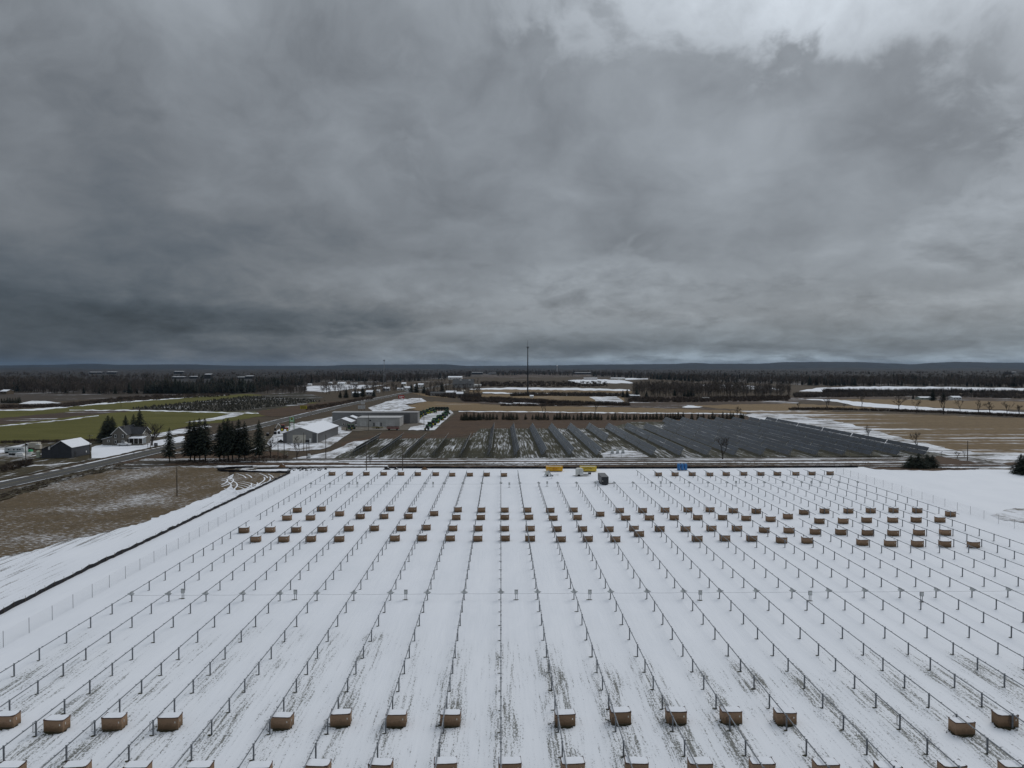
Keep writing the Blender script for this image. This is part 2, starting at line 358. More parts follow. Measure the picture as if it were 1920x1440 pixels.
# ------------------------------------------------------------------ the ground and everything lying flat on it
ZL = [-0.30]
def sheet(name, pts, mat, label=None, pixels=True, jit=0.7, step=8.0, kind="structure"):
    """polygon given in photograph pixels (or metres); its edge is broken up a little"""
    ZL[0] += 0.004
    z = ZL[0]
    outp = []
    n = len(pts)
    for i in range(n):
        a, b = pts[i], pts[(i + 1) % n]
        L = math.hypot(b[0] - a[0], b[1] - a[1]); k = max(1, int(L / step))
        for j in range(k):
            f = j / k
            q = [a[0] + (b[0] - a[0]) * f, a[1] + (b[1] - a[1]) * f]
            if j: q[0] += random.uniform(-jit, jit) * 3; q[1] += random.uniform(-jit, jit)
            outp.append(G(*q) if pixels else tuple(q))
    from mathutils.geometry import delaunay_2d_cdt
    n2 = len(outp)
    tv, _, tf = delaunay_2d_cdt([Vector(q) for q in outp], [], [list(range(n2))], 1, 1e-4)[:3]
    fs = []
    for q in tf:
        a, b_, c = (tv[i] for i in q)
        fs.append(tuple(q) if (b_ - a).cross(c - a) > 0 else tuple(q[::-1]))
    me = bpy.data.meshes.new(name); me.from_pydata([(q.x, q.y, 0) for q in tv], [], fs); me.materials.append(mat)
    o = bpy.data.objects.new(name, me); col.objects.link(o); o.location = (0, 0, z)
    o["kind"] = kind
    if label: o["label"] = label
    return o
g = MB(); NR = 48
GZ = -0.305
rings = [3, 60, 250, 700, 2000, 6000, 14000, 32000]
gv = [(0, 0, GZ)]; gf = []
for r in rings:
    for i in range(NR): a = 2 * math.pi * i / NR; gv.append((math.cos(a) * r, math.sin(a) * r + 100, GZ))
for i in range(NR): gf.append((0, 1 + i, 1 + (i + 1) % NR))
for k in range(len(rings) - 1):
    for i in range(NR):
        a = 1 + k * NR + i; b = 1 + k * NR + (i + 1) % NR; gf.append((a, a + NR, b + NR, b))
gv[0] = (0, 100, GZ)
g.add(gv, gf); tag(g.build("ground", M["ground"]), "dead brown grassland reaching to the horizon", kind="structure")

# far country, from the horizon forwards
sheet("woodland_floor", [(-60, 760), (300, 742), (560, 737), (700, 718), (900, 706), (1180, 708), (1500, 722), (1990, 728), (1990, 694), (-60, 694)], M["dark_wood"])
def strip(pts_top, pts_bot): return pts_top + pts_bot[::-1]
FS = M["far_snow"]
sheet("snow_field", [(572, 732), (574, 725), (600, 723), (640, 721), (720, 722), (690, 727), (650, 730), (610, 735)], M["thin_far"])
sheet("snow_field", [(1065, 713), (1110, 710), (1170, 713), (1190, 718), (1100, 719), (1070, 716)], FS)
sheet("snow_field", [(1145, 709.4), (1215, 709), (1215, 711), (1160, 712)], FS)
sheet("snow_field", [(1498, 733), (1530, 727), (1590, 724.5), (1700, 724.3), (1920, 727.5), (1960, 729), (1960, 732), (1760, 731.5), (1690, 735.5), (1600, 736), (1540, 734)], FS)
sheet("snow_field", [(1310, 721), (1400, 722), (1465, 728), (1468, 731), (1400, 729), (1330, 726)], FS)
sheet("tan_field", [(900, 703), (1080, 701), (1130, 704), (1060, 707), (910, 708)], M["heath"])
sheet("snow_field", [(880, 728.5), (960, 726), (1100, 727.5), (1180, 730), (1182, 733), (1090, 731.5), (960, 730), (880, 730)], FS)
sheet("tan_field", [(880, 730), (960, 730), (1090, 731.5), (1185, 733), (1185, 737), (1050, 738), (880, 735)], M["tan"])
sheet("snow_field", [(905, 735), (985, 736.2), (1080, 738.5), (1160, 737), (1168, 741), (1080, 741.5), (990, 739.5), (905, 736.6)], FS)
sheet("tan_field", [(770, 737), (985, 740), (1100, 743), (1170, 744), (1172, 757), (1060, 759), (960, 755), (900, 748), (800, 743)], M["tan"])
sheet("stubble_field", [(1105, 744), (1155, 742.5), (1170, 752), (1160, 757), (1120, 756), (1115, 749)], M["thin_snow"])
sheet("heath", [(860, 746), (950, 745), (1020, 749), (1070, 753), (1180, 757), (1300, 762), (1385, 768), (1385, 770), (1180, 765), (1000, 761), (870, 757)], M["heath"])
sheet("snow_patch", [(928, 753.5), (948, 752.8), (1000, 755.5), (1012, 758.5), (985, 760), (955, 758)], FS)
sheet("snow_patch", [(1018, 758), (1042, 759), (1044, 760.5), (1022, 760)], FS)
sheet("tan_field", [(745, 764), (800, 752), (870, 755), (960, 760.5), (1100, 762), (1240, 765), (1400, 770), (1400, 775), (1180, 774), (960, 772), (860, 769), (800, 771)], M["tan"])
sheet("snow_strip", [(690, 764), (740, 748), (790, 746), (800, 752), (760, 758), (780, 764), (750, 770), (700, 771)], M["yard_snow"], jit=1.0)
sheet("snow_strip", [(860, 770), (960, 770.5), (1180, 773), (1380, 774.5), (1440, 780), (1440, 781.5), (1370, 776), (1180, 774.5), (960, 772), (860, 771.5)], FS)
sheet("russet_field", [(800, 818), (862, 772), (960, 772), (1180, 774.5), (1370, 776), (1440, 790), (1240, 799), (930, 806), (880, 815), (640, 850), (640, 830), (740, 806)], M["russet"])
# right-hand fields
sheet("heath", [(1180, 742), (1300, 744), (1480, 744), (1700, 741), (1960, 748), (1960, 755), (1500, 752), (1480, 768), (1390, 768), (1250, 763), (1180, 757)], M["heath"])
sheet("tan_field", [(1280, 760), (1480, 756), (1640, 763), (1640, 768), (1500, 771), (1400, 769)], M["tan"])
sheet("snow_patch", [(1278, 763), (1290, 759.5), (1300, 760), (1318, 762), (1300, 764)], FS)
sheet("tan_field", [(1560, 748), (1700, 749), (1960, 753), (1960, 768), (1800, 766), (1660, 759)], M["tan"])
sheet("snow_strip", [(1495, 747.5), (1560, 748.5), (1640, 756), (1760, 765), (1960, 774), (1960, 777), (1800, 771), (1680, 766), (1600, 760), (1570, 753)], FS)
sheet("hedge_bank", [(1480, 765), (1600, 766), (1760, 770), (1960, 779), (1960, 784), (1760, 775), (1600, 770), (1480, 769)], M["dark_wood"])
sheet("tan_field", [(1385, 769.5), (1480, 769), (1700, 776), (1960, 785), (1960, 866), (1830, 853), (1770, 846), (1680, 834), (1560, 807), (1440, 780)], M["tan_snowy"])
sheet("snow_strip", [(1385, 776), (1430, 775), (1500, 779), (1580, 791), (1680, 817), (1790, 843), (1960, 860), (1960, 890), (1700, 880), (1690, 856), (1560, 815), (1440, 789)], M["thin_snow"], jit=1.2)
# left-hand fields, west of the road
sheet("green_field", [(-60, 840), (185, 824), (300, 812), (345, 800), (440, 788), (520, 775), (560, 771), (600, 755), (470, 738), (430, 740), (300, 744), (200, 752), (100, 763), (-60, 772)], M["green"])
sheet("heath", [(-60, 789), (60, 778), (170, 768.5), (300, 767), (215, 773), (120, 783), (-60, 802)], M["heath"])
sheet("heath", [(-60, 762), (120, 760), (230, 748), (300, 740), (430, 738), (300, 744.5), (200, 752.5), (80, 765), (-60, 768)], M["heath"])
sheet("snow_strip", [(-60, 768), (30, 768), (80, 765), (130, 760), (270, 749.5), (430, 740), (270, 751.3), (130, 762.5), (80, 768.5), (-60, 771)], FS)
sheet("snow_strip", [(35, 757), (60, 751), (85, 751.5), (115, 755), (80, 757)], M["thin_far"])
sheet("snow_strip", [(130, 768), (280, 768.4), (440, 773), (560, 774), (560, 775.3), (440, 774.6), (280, 770), (130, 769)], FS)
sheet("snow_strip", [(-60, 802), (60, 792), (130, 785), (185, 778), (185, 779.4), (130, 787), (60, 793.5), (-60, 804)], M["thin_snow"])
sheet("tree_farm_ground", [(245, 767), (330, 757), (470, 743), (560, 736), (610, 744), (575, 757), (480, 771), (420, 771.5), (300, 769)], M["orchard"])
sheet("russet_field", [(480, 771), (575, 757), (640, 752), (680, 748), (640, 760), (580, 773), (520, 781), (490, 778)], M["russet"])
sheet("snow_strip", [(345, 792), (400, 783), (440, 774), (462, 773), (440, 781), (400, 788)], M["thin_snow"])
sheet("farmyard_ground", [(-60, 850), (-20, 832), (70, 829), (190, 826), (330, 812), (345, 828), (250, 846), (150, 866), (0, 901), (-60, 915)], M["verge"])
sheet("snow_yard", [(172, 858), (172, 838), (196, 831), (260, 830), (300, 824), (346, 817), (346, 827), (280, 838), (215, 853), (190, 858)], M["snow"])
sheet("snow_yard", [(-40, 846), (10, 838), (52, 831), (40, 836), (10, 848), (60, 851), (55, 856), (-40, 857)], M["thin_snow"])
sheet("snow_strip", [(-40, 872.5), (40, 872), (100, 869), (150, 865), (100, 871.5), (40, 874.5), (-40, 875)], M["thin_snow"])
sheet("snow_strip", [(250, 820), (345, 803), (390, 797), (398, 800), (345, 812), (300, 819)], M["thin_snow"])
# road
def ribbon(name, center, half, mat, label=None, off=0.0, z=None, parent=None):
    if z is None: ZL[0] += 0.004; z = ZL[0]
    L = []; Rr = []
    for i, p in enumerate(center):
        a = Vector(center[max(0, i - 1)]); b = Vector(center[min(len(center) - 1, i + 1)]); d = (b - a).normalized(); nrm = Vector((d.y, -d.x)); p = Vector(p) + nrm * off
        L.append((*(p - nrm * half), 0)); Rr.append((*(p + nrm * half), 0))
    n = len(center); mb = MB(); mb.add(L + Rr, [(i, n + i, n + i + 1, i + 1) for i in range(n - 1)])
    o = mb.build(name, mat, parent, (0, 0, z)); o["kind"] = "structure"
    if label: o["label"] = label
    return o
road_c = [(-152, 60), (-150, 180), (-145.5, 250), (-143.5, 320), (-143, 420), (-143, 520), (-141.5, 640), (-137, 760), (-130, 900), (-118, 1150), (-100, 1500)]
def smooth(c, n=6):
    o = []
    for i in range(len(c) - 1):
        p0 = Vector(c[max(0, i - 1)]); p1 = Vector(c[i]); p2 = Vector(c[i + 1]); p3 = Vector(c[min(len(c) - 1, i + 2)])
        for k in range(n):
            t = k / n; o.append(tuple(0.5 * ((2 * p1) + (p2 - p0) * t + (2 * p0 - 5 * p1 + 4 * p2 - p3) * t * t + (3 * p1 - p0 - 3 * p2 + p3) * t ** 3)))
    return o + [tuple(c[-1])]
rc = smooth(road_c, 10)
ribbon("snow_shoulder", rc, 5.5, M["thin_snow"], off=-0.5)
road = ribbon("road", rc, 4.6, M["asphalt"], "grey asphalt country road running towards the town")
for s in (-0.14, 0.14): ribbon("road_marking", rc, 0.07, M["road_line"], off=s)
# near side of the road
sheet("verge", [(-60, 948), (0, 922), (100, 895), (200, 874), (330, 849), (480, 818), (530, 812), (545, 870), (430, 876), (330, 875), (230, 879), (180, 886), (100, 907), (0, 938), (-60, 958)], M["verge"])
sheet("brown_bank", [(225, 866), (330, 850), (400, 846), (520, 846), (545, 858), (620, 862), (540, 872), (430, 876), (330, 871), (250, 873)], M["russet"])
sheet("snow_yard", [(500, 830), (520, 806), (560, 792), (640, 778), (690, 772), (700, 800), (660, 808), (620, 836), (600, 842), (560, 845), (510, 843)], M["yard_snow"])
sheet("gravel_yard", [(640, 800), (690, 797), (790, 793), (848, 770), (852, 776), (800, 806), (740, 806), (660, 808), (640, 806)], M["gravel"])
sheet("snow_yard", [(770, 790), (800, 772), (845, 769), (850, 774), (815, 806), (765, 806), (770, 800), (800, 795)], M["thin_snow"])
sheet("snow_yard", [(505, 872), (518, 864), (560, 857), (620, 846), (660, 828), (700, 823), (690, 836), (660, 852), (760, 857), (900, 860), (1000, 862), (900, 868), (700, 866), (600, 868)], M["yard_snow"])
XL = lambda x0, x1, y0, y1, n=24: [(x0 + (x1 - x0) * i / n, y0 + random.uniform(-.5, .5)) for i in range(n + 1)] + [(x1 - (x1 - x0) * i / n, y1 + random.uniform(-.5, .5)) for i in range(n + 1)]
sheet("array_ground", [(-64, 272.5), (-63.5, 300), (-63, 346), (-15, 349), (-12, 402), (60, 404), (84, 450), (168, 452), (176, 350), (178, 276), (60, 272)], M["array"], pixels=False, jit=0.25, step=3)
sheet("snow_patch", [(1120, 853), (1140, 846), (1170, 843), (1200, 848), (1220, 857), (1170, 858), (1130, 857)], M["thin_snow"])
# the tracker field and the back lane
ZL[0] = -0.004
sheet("snow_field", [(-150, 10), (-100, 60), (-100, 130), (-90, 190), (-86, 243), (-40, 246.5), (60, 244.5), (126, 245.5), (180, 236), (260, 250), (330, 262), (420, 250), (420, 20)], M["field_snow"],
      "snow covered construction field under the tracker rows", pixels=False, jit=0.25, step=3)
sheet("dirt_lane", XL(-135, 181, 246.5, 272, 70), M["lane"], "rutted dirt lane with lines of snow behind the tracker field", pixels=False, jit=0.15, step=4)
for (x0, x1, y0, y1) in ((-100, 175, 257.2, 258.8), (-60, 120, 264.3, 265.3), (-20, 150, 268.5, 269.2), (-100, -40, 250, 252.5), (-96, -60, 262, 264)):
    sheet("snow_rut", XL(x0, x1, y0, y1, 60), M["snow"], pixels=False, jit=0.1, step=4)
for (x0, x1, y0, y1) in ((-70, 160, 254, 256), (-40, 178, 247.4, 250), (-50, 172, 260.5, 262.5), (-120, -55, 254, 259)):
    sheet("mud_rut", XL(x0, x1, y0, y1, 60), M["russet"], pixels=False, jit=0.1, step=4)
sheet("brown_bank", [(1620, 876), (1690, 877), (1760, 877), (1830, 878), (1843, 880), (1800, 881.5), (1740, 882.5), (1690, 881.5), (1640, 880)], M["russet"])
sheet("brown_bank", [(1700, 862), (1760, 855), (1800, 863), (1846, 869), (1800, 871.5), (1730, 870)], M["russet"])
sheet("brown_bank", [(1876, 870), (1890, 867), (1960, 867), (1960, 872), (1890, 872)], M["russet"])
# stubble west of the silt fence
sheet("stubble_field", [(-120, 1085), (-60, 1064), (0, 1046), (60, 1034), (130, 1012), (190, 1000), (260, 982), (330, 957), (400, 928), (428, 914), (438, 905), (426, 897), (428, 882), (400, 876.5), (330, 875), (230, 880), (160, 892), (100, 908), (0, 941), (-120, 985)], M["stubble"], "brown stubble field flecked with snow beside the road", jit=1.3, step=7)
sheet("turning_patch", [(440, 884), (480, 885), (545, 886), (520, 896), (470, 914), (440, 920), (430, 905)], M["stubble"], jit=0.8)
sheet("turning_patch", [(436, 880), (452, 876.5), (485, 875), (480, 881.5), (445, 881.8)], M["verge"], jit=0.3)
sheet("melted_patch", [(1857, 966), (1880, 958), (1905, 953), (1990, 955), (1990, 980), (1930, 982), (1900, 979), (1870, 972)], M["yard_snow"], jit=1.6, step=5)
# curved wheel tracks pressed where vehicles swing in from the field
tr = MB()
for i in range(22):
    x0 = random.uniform(-100, -86); y0 = random.uniform(196, 234); r = random.uniform(14, 34); a0 = random.uniform(-0.6, 0.4); a1 = a0 + random.uniform(0.5, 1.1)
    for s in (0, 1.7):
        pts = [(x0 + math.cos(a0 + (a1 - a0) * k / 10) * (r + s) - r * 0.2, y0 - 16 + math.sin(a0 + (a1 - a0) * k / 10) * (r + s)) for k in range(11)]
        pts = [p for p in pts if p[0] < -70.6 and p[1] < 233 and p[0] / p[1] > -0.395]
        if len(pts) < 3: continue
        zt = i * 0.0016 + s * 0.0005; L = [(p[0] - .22, p[1], zt) for p in pts]; Q = [(p[0] + .22, p[1], zt) for p in pts]; n = len(pts)
        tr.add(L + Q, [(k, n + k, n + k + 1, k + 1) for k in range(n - 1)])
for o in (tr.build("wheel_tracks", M["snow"], loc=(0, 0, ZL[0] + 0.006)),): tag(o, "curved white wheel tracks across the field corner", kind="structure")
#@@OBJECTS

# ------------------------------------------------------------------ tracker rows of the new array
PITCH, TUBE_Z = 5.5, 1.38
SILT = "black silt fence"
pm = MB()                                            # wide-flange driven post
for (cx, sx, sy) in ((-0.058, 0.012, 0.11), (0.058, 0.012, 0.11)): pm.box(cx, 0, (TUBE_Z - 0.35) / 2, sx, sy, TUBE_Z + 0.35)
pm.box(0, 0, (TUBE_Z - 0.35) / 2, 0.11, 0.012, TUBE_Z + 0.34); pm.box(0, 0, TUBE_Z + 0.01, 0.18, 0.06, 0.19); pm.box(0, 0, TUBE_Z - 0.14, 0.15, 0.13, 0.06)
POST = pm.mesh("post", M["galv"])
dm = MB()                                            # slew drive: gear ring, diamond bracket and motor can
dm.add([(-.60, -.25, TUBE_Z - .14), (0, -.25, TUBE_Z - .42), (.60, -.25, TUBE_Z - .14), (0, -.25, TUBE_Z + .12), (-.60, -.19, TUBE_Z - .14), (0, -.19, TUBE_Z - .42), (.60, -.19, TUBE_Z - .14), (0, -.19, TUBE_Z + .12)],
       [(0, 1, 2, 3), (7, 6, 5, 4), (0, 4, 5, 1), (1, 5, 6, 2), (2, 6, 7, 3), (3, 7, 4, 0)])
BRACK = dm.mesh("drive_bracket", M["galv_light"])
dm = MB(); dm.tube((0, -.16, TUBE_Z - .05), (0, .18, TUBE_Z - .05), .19, n=10); dm.tube((.0, -.2, TUBE_Z - .32), (.34, -.2, TUBE_Z - .32), .07, n=8)
DRIVE = dm.mesh("slew_drive", M["galv"])
lm = MB()
for (a, b) in (((-.34, 0, 1.30), (-.34, 0, .45)), ((-.34, 0, .45), (-.12, 0, .38)), ((-.34, 0, 1.30), (-.10, 0, 1.40)), ((-.22, 0, 1.30), (-.22, 0, .52))): lm.tube(a, b, .018, n=5)
LOOP = lm.mesh("cable_loop", M["black"])
dark_marks = MB()  # small dark discs beside the feet of posts and combiner boxes
OFF = [0, 5.3, 10.6, 15.9, 21.2, 25.6, 30.0, 34.4, 38.8, 43.2, 47.6]
def tracker(k, node, near, far, label, group, loop=False):
    x = k * PITCH
    t = empty("tracker_row", (x, node, 0)); tag(t, label, "tracker row", group)
    tm = MB(); n = int((near + far) / 12) + 1
    for i in range(n):
        y0 = -near + (near + far) * i / n; y1 = -near + (near + far) * (i + 1) / n
        tm.tube((0, y0, TUBE_Z), (0, y1, TUBE_Z), 0.056, n=8, cap=True)
    tm.build("torque_tube", M["galv"], t)
    ys = [-o for o in OFF[:0:-1] if o <= near] + [0.0] + [o for o in OFF[1:] if o <= far]
    for y in ys:
        p = inst("post", POST, t, (random.uniform(-.01, .01), y, random.uniform(-.02, .02)), random.uniform(-.03, .03))
        zz = 0.004 + random.random() * 0.004
        dark_marks.disc(x - 0.15, node + y - 0.04, zz, random.uniform(.16, .30), random.uniform(.10, .18), 8, .3)
    inst("drive_bracket", BRACK, t); inst("slew_drive", DRIVE, t)
    if loop: inst("cable_loop", LOOP, t, (0, -38.8, 0))
    cm = MB(); y = -near + 1.2
    while y < far - .4:
        if min(abs(y - q) for q in ys) > .5:
            cm.box(0, y, TUBE_Z + .068, .24, .05, .04)
        y += 2.1 if int(y * 7) % 3 else 3.2
    c = cm.build("module_clamps", M["galv"], t); c["kind"] = "stuff"
for i, k in enumerate(range(-10, 19)):
    tracker(k, 106, 50.2, 49.7, "%s bare steel tracker row from the %s in the full-length block" % (nth(i), SILT), "bare tracker rows", True)
for i, k in enumerate(range(-10, 20)):
    short = 2 <= k <= 7
    tracker(k, 206, 46.3, 0.9 if short else 24.3, "%s bare steel tracker row from the silt fence in the block beside the dirt lane" % nth(i), "bare tracker rows")

def cable(y, x0, x1, label):
    mb = MB(); x = x0; pts = []
    while x < x1:
        for f in (0, .33, .66): pts.append((x + f * PITCH, y + .12, 0.92 - math.sin(f * math.pi) * 0.07))
        x += PITCH
    for a, b in zip(pts, pts[1:]): mb.tube(a, b, .016, n=4, cap=False)
    tag(mb.build("messenger_cable", M["galv"]), label, "cable")
cable(106, -55, 100, "thin cable strung across the full-length tracker rows at their drives")
cable(206, -55, 104, "thin cable strung across the lane-side tracker rows at their drives")

# combiner boxes on two legs
def combiner(px, py, label):
    X, Y = G(px, py); t = empty("combiner_box", (X, Y, 0)); tag(t, label, "electrical box", "combiner boxes between the rows")
    MB().box(0, 0, 1.13, .50, .22, .62).box(0, -.02, 1.45, .54, .28, .03).build("cabinet", M["enclosure"], t)
    MB().box(0, -.114, 1.13, .42, .012, .54).build("door", M["galv_light"], t)
    for s in (-.13, .13): MB().box(s, .03, .40, .07, .07, .9).build("leg", M["galv"], t)
    dark_marks.disc(X - .1, Y - .15, .006, .45, .22, 10, .3)
for i, (px, py) in enumerate(((343, 1122), (554, 1124), (761, 1124), (968, 1124), (1106, 1124), (1313, 1125), (1519, 1126), (1728, 1128))):
    combiner(px, py, "%s grey combiner box from the %s along the cable of the full-length rows" % (nth(i), "silt fence"))
for i, (px, py) in enumerate(((670, 913), (812, 913), (955, 914), (1026, 912), (1239, 912), (1380, 911), (1521.5, 911))):
    combiner(px, py, "%s grey combiner box from the %s along the cable of the lane-side rows" % (nth(i), "silt fence"))

# ------------------------------------------------------------------ cartons of modules on pallets, snow on top
CW, CD, CH = 1.93, 1.08, 1.07
def crate_meshes(v):
    rr = random.Random(40 + v); bulge = rr.uniform(.0, .012); shear = rr.uniform(-.03, .03)
    pal = MB()
    for y in (-.48, 0, .48): pal.box(0, y, .045, CW, .10, .09)
    for i in range(7): pal.box(-CW / 2 + .12 + i * (CW - .24) / 6, 0, .105, .13, CD, .022)
    c = MB(); nx, ny, nz = 6, 3, 4; z0 = .118
    def P(u, w_, q):                                  # slightly bulged and settled walls
        b = math.sin(q * math.pi) * bulge; u0, w0 = u, w_
        sx = CW / 2 + b * (1 - abs(w_)) + (.012 if q > .9 else 0); sy = CD / 2 + b * (1 - abs(u))
        return (u * sx + shear * q, w_ * sy, z0 + q * CH)
    ring = [(-1 + 2 * i / nx, -1) for i in range(nx)] + [(1, -1 + 2 * i / ny) for i in range(ny)] + [(1 - 2 * i / nx, 1) for i in range(nx)] + [(-1, 1 - 2 * i / ny) for i in range(ny)]
    n = len(ring); vs = []
    for j in range(nz + 1): vs += [P(u, w_, j / nz) for (u, w_) in ring]
    fs = [(j * n + i, j * n + (i + 1) % n, (j + 1) * n + (i + 1) % n, (j + 1) * n + i) for j in range(nz) for i in range(n)] + [tuple(range(nz * n, nz * n + n))]
    c.add(vs, fs)
    rim = MB(); vs = []
    lift = [rr.uniform(.04, .09) for _ in range(4)]; sag = [rr.uniform(-.005, .02) for _ in range(4)]
    for i, (u, w_) in enumerate(ring):
        e = abs(u) * abs(w_); x, y, z = P(u, w_, 1.0)
        ci = (0 if u < 0 else 1) + (0 if w_ < 0 else 2)
        up = .030 + lift[ci] * e ** 4 + (-.045 if w_ > .99 and abs(u) < .9 else sag[i % 4] - .02)
        for (k, zz) in ((1.012, z - .05), (1.012, z + up), (.975, z + up), (.975, z - .005)): vs.append((x * k, y * (1 + (k - 1) * 1.6), zz))
    rim.add(vs, [(i * 4 + a, ((i + 1) % n) * 4 + a, ((i + 1) % n) * 4 + (a + 1) % 4, i * 4 + (a + 1) % 4) for i in range(n) for a in range(4)])
    sn = MB(); N1, N2 = 7, 5; vs = []; fs = []
    for a in range(N1):
        for b in range(N2):
            u = -1 + 2 * a / (N1 - 1); q = -1 + 2 * b / (N2 - 1)
            vs.append((u * CW / 2 * .985, q * CD / 2 * (.97 if q < 0 else 1.02), z0 + CH + .024 + .035 * (1 - u * u) * (1 - q * q) + rr.uniform(-.006, .01) + .012 * abs(u)))
    for a in range(N1 - 1):
        for b in range(N2 - 1): fs.append((a * N2 + b, (a + 1) * N2 + b, (a + 1) * N2 + b + 1, a * N2 + b + 1))
    sn.add(vs, fs)
    tagm = MB().box(CW / 2 * .70, -CD / 2 - .034, .78, .10, .006, .17)
    sd_ = MB().box(CW / 2 + .034, -.20, .80, .006, .10, .24)
    return (pal.mesh("pallet", M["pallet"]), c.mesh("carton", M["carton"]), rim.mesh("lid_rim", M["rim"]), sn.mesh("snow_cap", M["snowcap"]), tagm.mesh("paper_tag", M["label_white"]), sd_.mesh("paper_tag", M["label_white"]))
CR = [crate_meshes(v) for v in range(9)]
def reg(lst, sc, ox, oy): return [(ox + x / sc, oy + y / sc) for (x, y) in lst]
r6, r7, r8 = (3.4286, 440, 860), (3.6923, 960, 860), (4.0, 1440, 860)
LINES = [
 ("line beside the dirt lane", [(621.8, 892), (654.8, 892), (686.5, 892), (719, 892), (751.7, 892), (783, 892.5), (816.5, 893), (848, 893.3), (881, 893.5), (912.5, 893.5), (945, 894)] + [(1235.7, 893), (1267, 893), (1299, 892.7), (1332, 893), (1363, 892.5), (1396, 892), (1427, 891.8), (1458, 891.6), (1493.6, 891.8), (1524, 891.3), (1558, 891)]),
 ("second line lane-side of the mid aisle", reg([(400, 347), (553, 340), (674, 369), (847, 342), (994, 342), (1143, 342), (1282, 367), (1434, 345), (1585, 347), (1736, 347), (1882, 347)], *r6) + reg([(266, 375), (428, 372), (612, 402), (748, 377), (907, 377), (1063, 374), (1222, 372), (1376, 371), (1537, 378), (1703, 386)], *r7) + reg([(157, 455), (270, 419), (432, 413), (614, 413), (780, 410), (951, 407), (1130, 409), (1380, 437)], *r8)),
 ("first line lane-side of the mid aisle", reg([(332, 399), (485, 397), (802, 391), (957, 389), (1114, 389), (1425, 392), (1582, 394), (1736, 394), (1892, 392)], *r6) + reg([(287, 430), (455, 426), (790, 429), (955, 429), (1127, 427), (1291, 427), (1463, 427), (1627, 432), (1800, 440)], *r7) + reg([(394, 490), (573, 490), (748, 482), (939, 479), (1111, 477), (1297, 479)], *r8)),
 ("first line beyond the mid aisle from the lane", reg([(55, 480), (223, 477), (390, 477), (559, 475), (731, 469), (894, 467), (1069, 467), (1229, 462), (1400, 467), (1564, 468), (1735, 468), (1900, 468)], *r6) + reg([(313, 507), (490, 507), (674, 510), (847, 504), (1026, 507), (1207, 507), (1386, 504), (1564, 504), (1745, 510)], *r7) + reg([(165, 562), (364, 572), (556, 575), (756, 580), (950, 582), (1145, 579), (1341, 579)], *r8)),
 ("second line beyond the mid aisle from the lane", reg([(129, 539), (311, 539), (484, 537), (668, 537), (1027, 533), (1202, 532), (1384, 532), (1561, 534), (1738, 532), (1900, 534)], *r6) + reg([(340, 579), (526, 577), (718, 579), (885, 545), (1287, 577), (1480, 574), (1667, 575), (1866, 582)], *r7) + reg([(303, 639), (719, 654), (928, 662), (1133, 665), (1340, 667), (1555, 672)], *r8)),
 ("line beside the posts with cable loops", [(6, 1366), (100, 1374), (209, 1370), (314, 1370), (526, 1368), (637, 1363), (742, 1364), (844, 1363), (1060, 1363), (1165, 1359), (1270, 1358), (1374, 1358), (1476, 1360), (1806, 1376), (1894, 1366)]),
 ("last line at the southern row ends", [(12, 1467), (137, 1466), (252, 1466), (370, 1467), (482, 1467), (594, 1463), (712, 1461), (835, 1459), (956, 1459), (1075, 1459), (1196, 1459), (1316, 1459), (1433, 1459), (1554, 1461), (1672, 1467), (1793, 1464), (1910, 1466)]),
]
melt = MB()
for li, (where, pts) in enumerate(LINES):
    for i, (px, py) in enumerate(pts):
        X, Y = G(px, py); Y += CD / 2 + .05
        k = round((X - .5) / PITCH); rx = k * PITCH; node = 106 if Y < 157.5 else 206
        if abs(X - rx) < CW / 2 + .16:
            yp = min([node + q_ * o_ for o_ in OFF for q_ in (-1, 1)], key=lambda v_: abs(v_ - Y))
            if abs(yp - Y) < CD / 2 + .14: Y = yp + math.copysign(CD / 2 + .15, Y - yp)
        v = (i * 5 + li * 2) % 9; rz = random.gauss(0, .045)
        t = empty("module_crate", (X, Y, 0), rz); tag(t, "%s brown crate from the silt fence, %s" % (nth(i), where), "crate", "brown module crates")
        for nm, me in zip(("pallet", "carton", "lid_rim", "snow_cap", "paper_tag", "paper_tag"), CR[v]): inst(nm, me, t)
        t.scale = (1, 1, random.uniform(.96, 1.01))
        z = .005 + random.random() * .01
        melt.disc(X - .06, Y - (.20 if li > 4 else .08), z, CW / 2 + (.05 if li > 4 else 0), CD / 2 + (.20 if li > 4 else .08), 26, .16)
        for q in range(16 if li > 4 else 5):
            a = random.uniform(2.4, 5.4); rr_ = random.uniform(.85, 1.45)
            melt.disc(X - .15 + math.cos(a) * rr_ * 1.0, Y - .1 + math.sin(a) * rr_ * .75, .018 + random.random() * .008, random.uniform(.03, .12), random.uniform(.03, .08), 6, .5)
tag(melt.build("melted_grass", M["dark_marks"]), "dark bare grass melted out around the crate bases", kind="stuff")
tag(dark_marks.build("dark_patches", M["dark_marks"]), "small dark marks at the feet of the posts", kind="stuff")

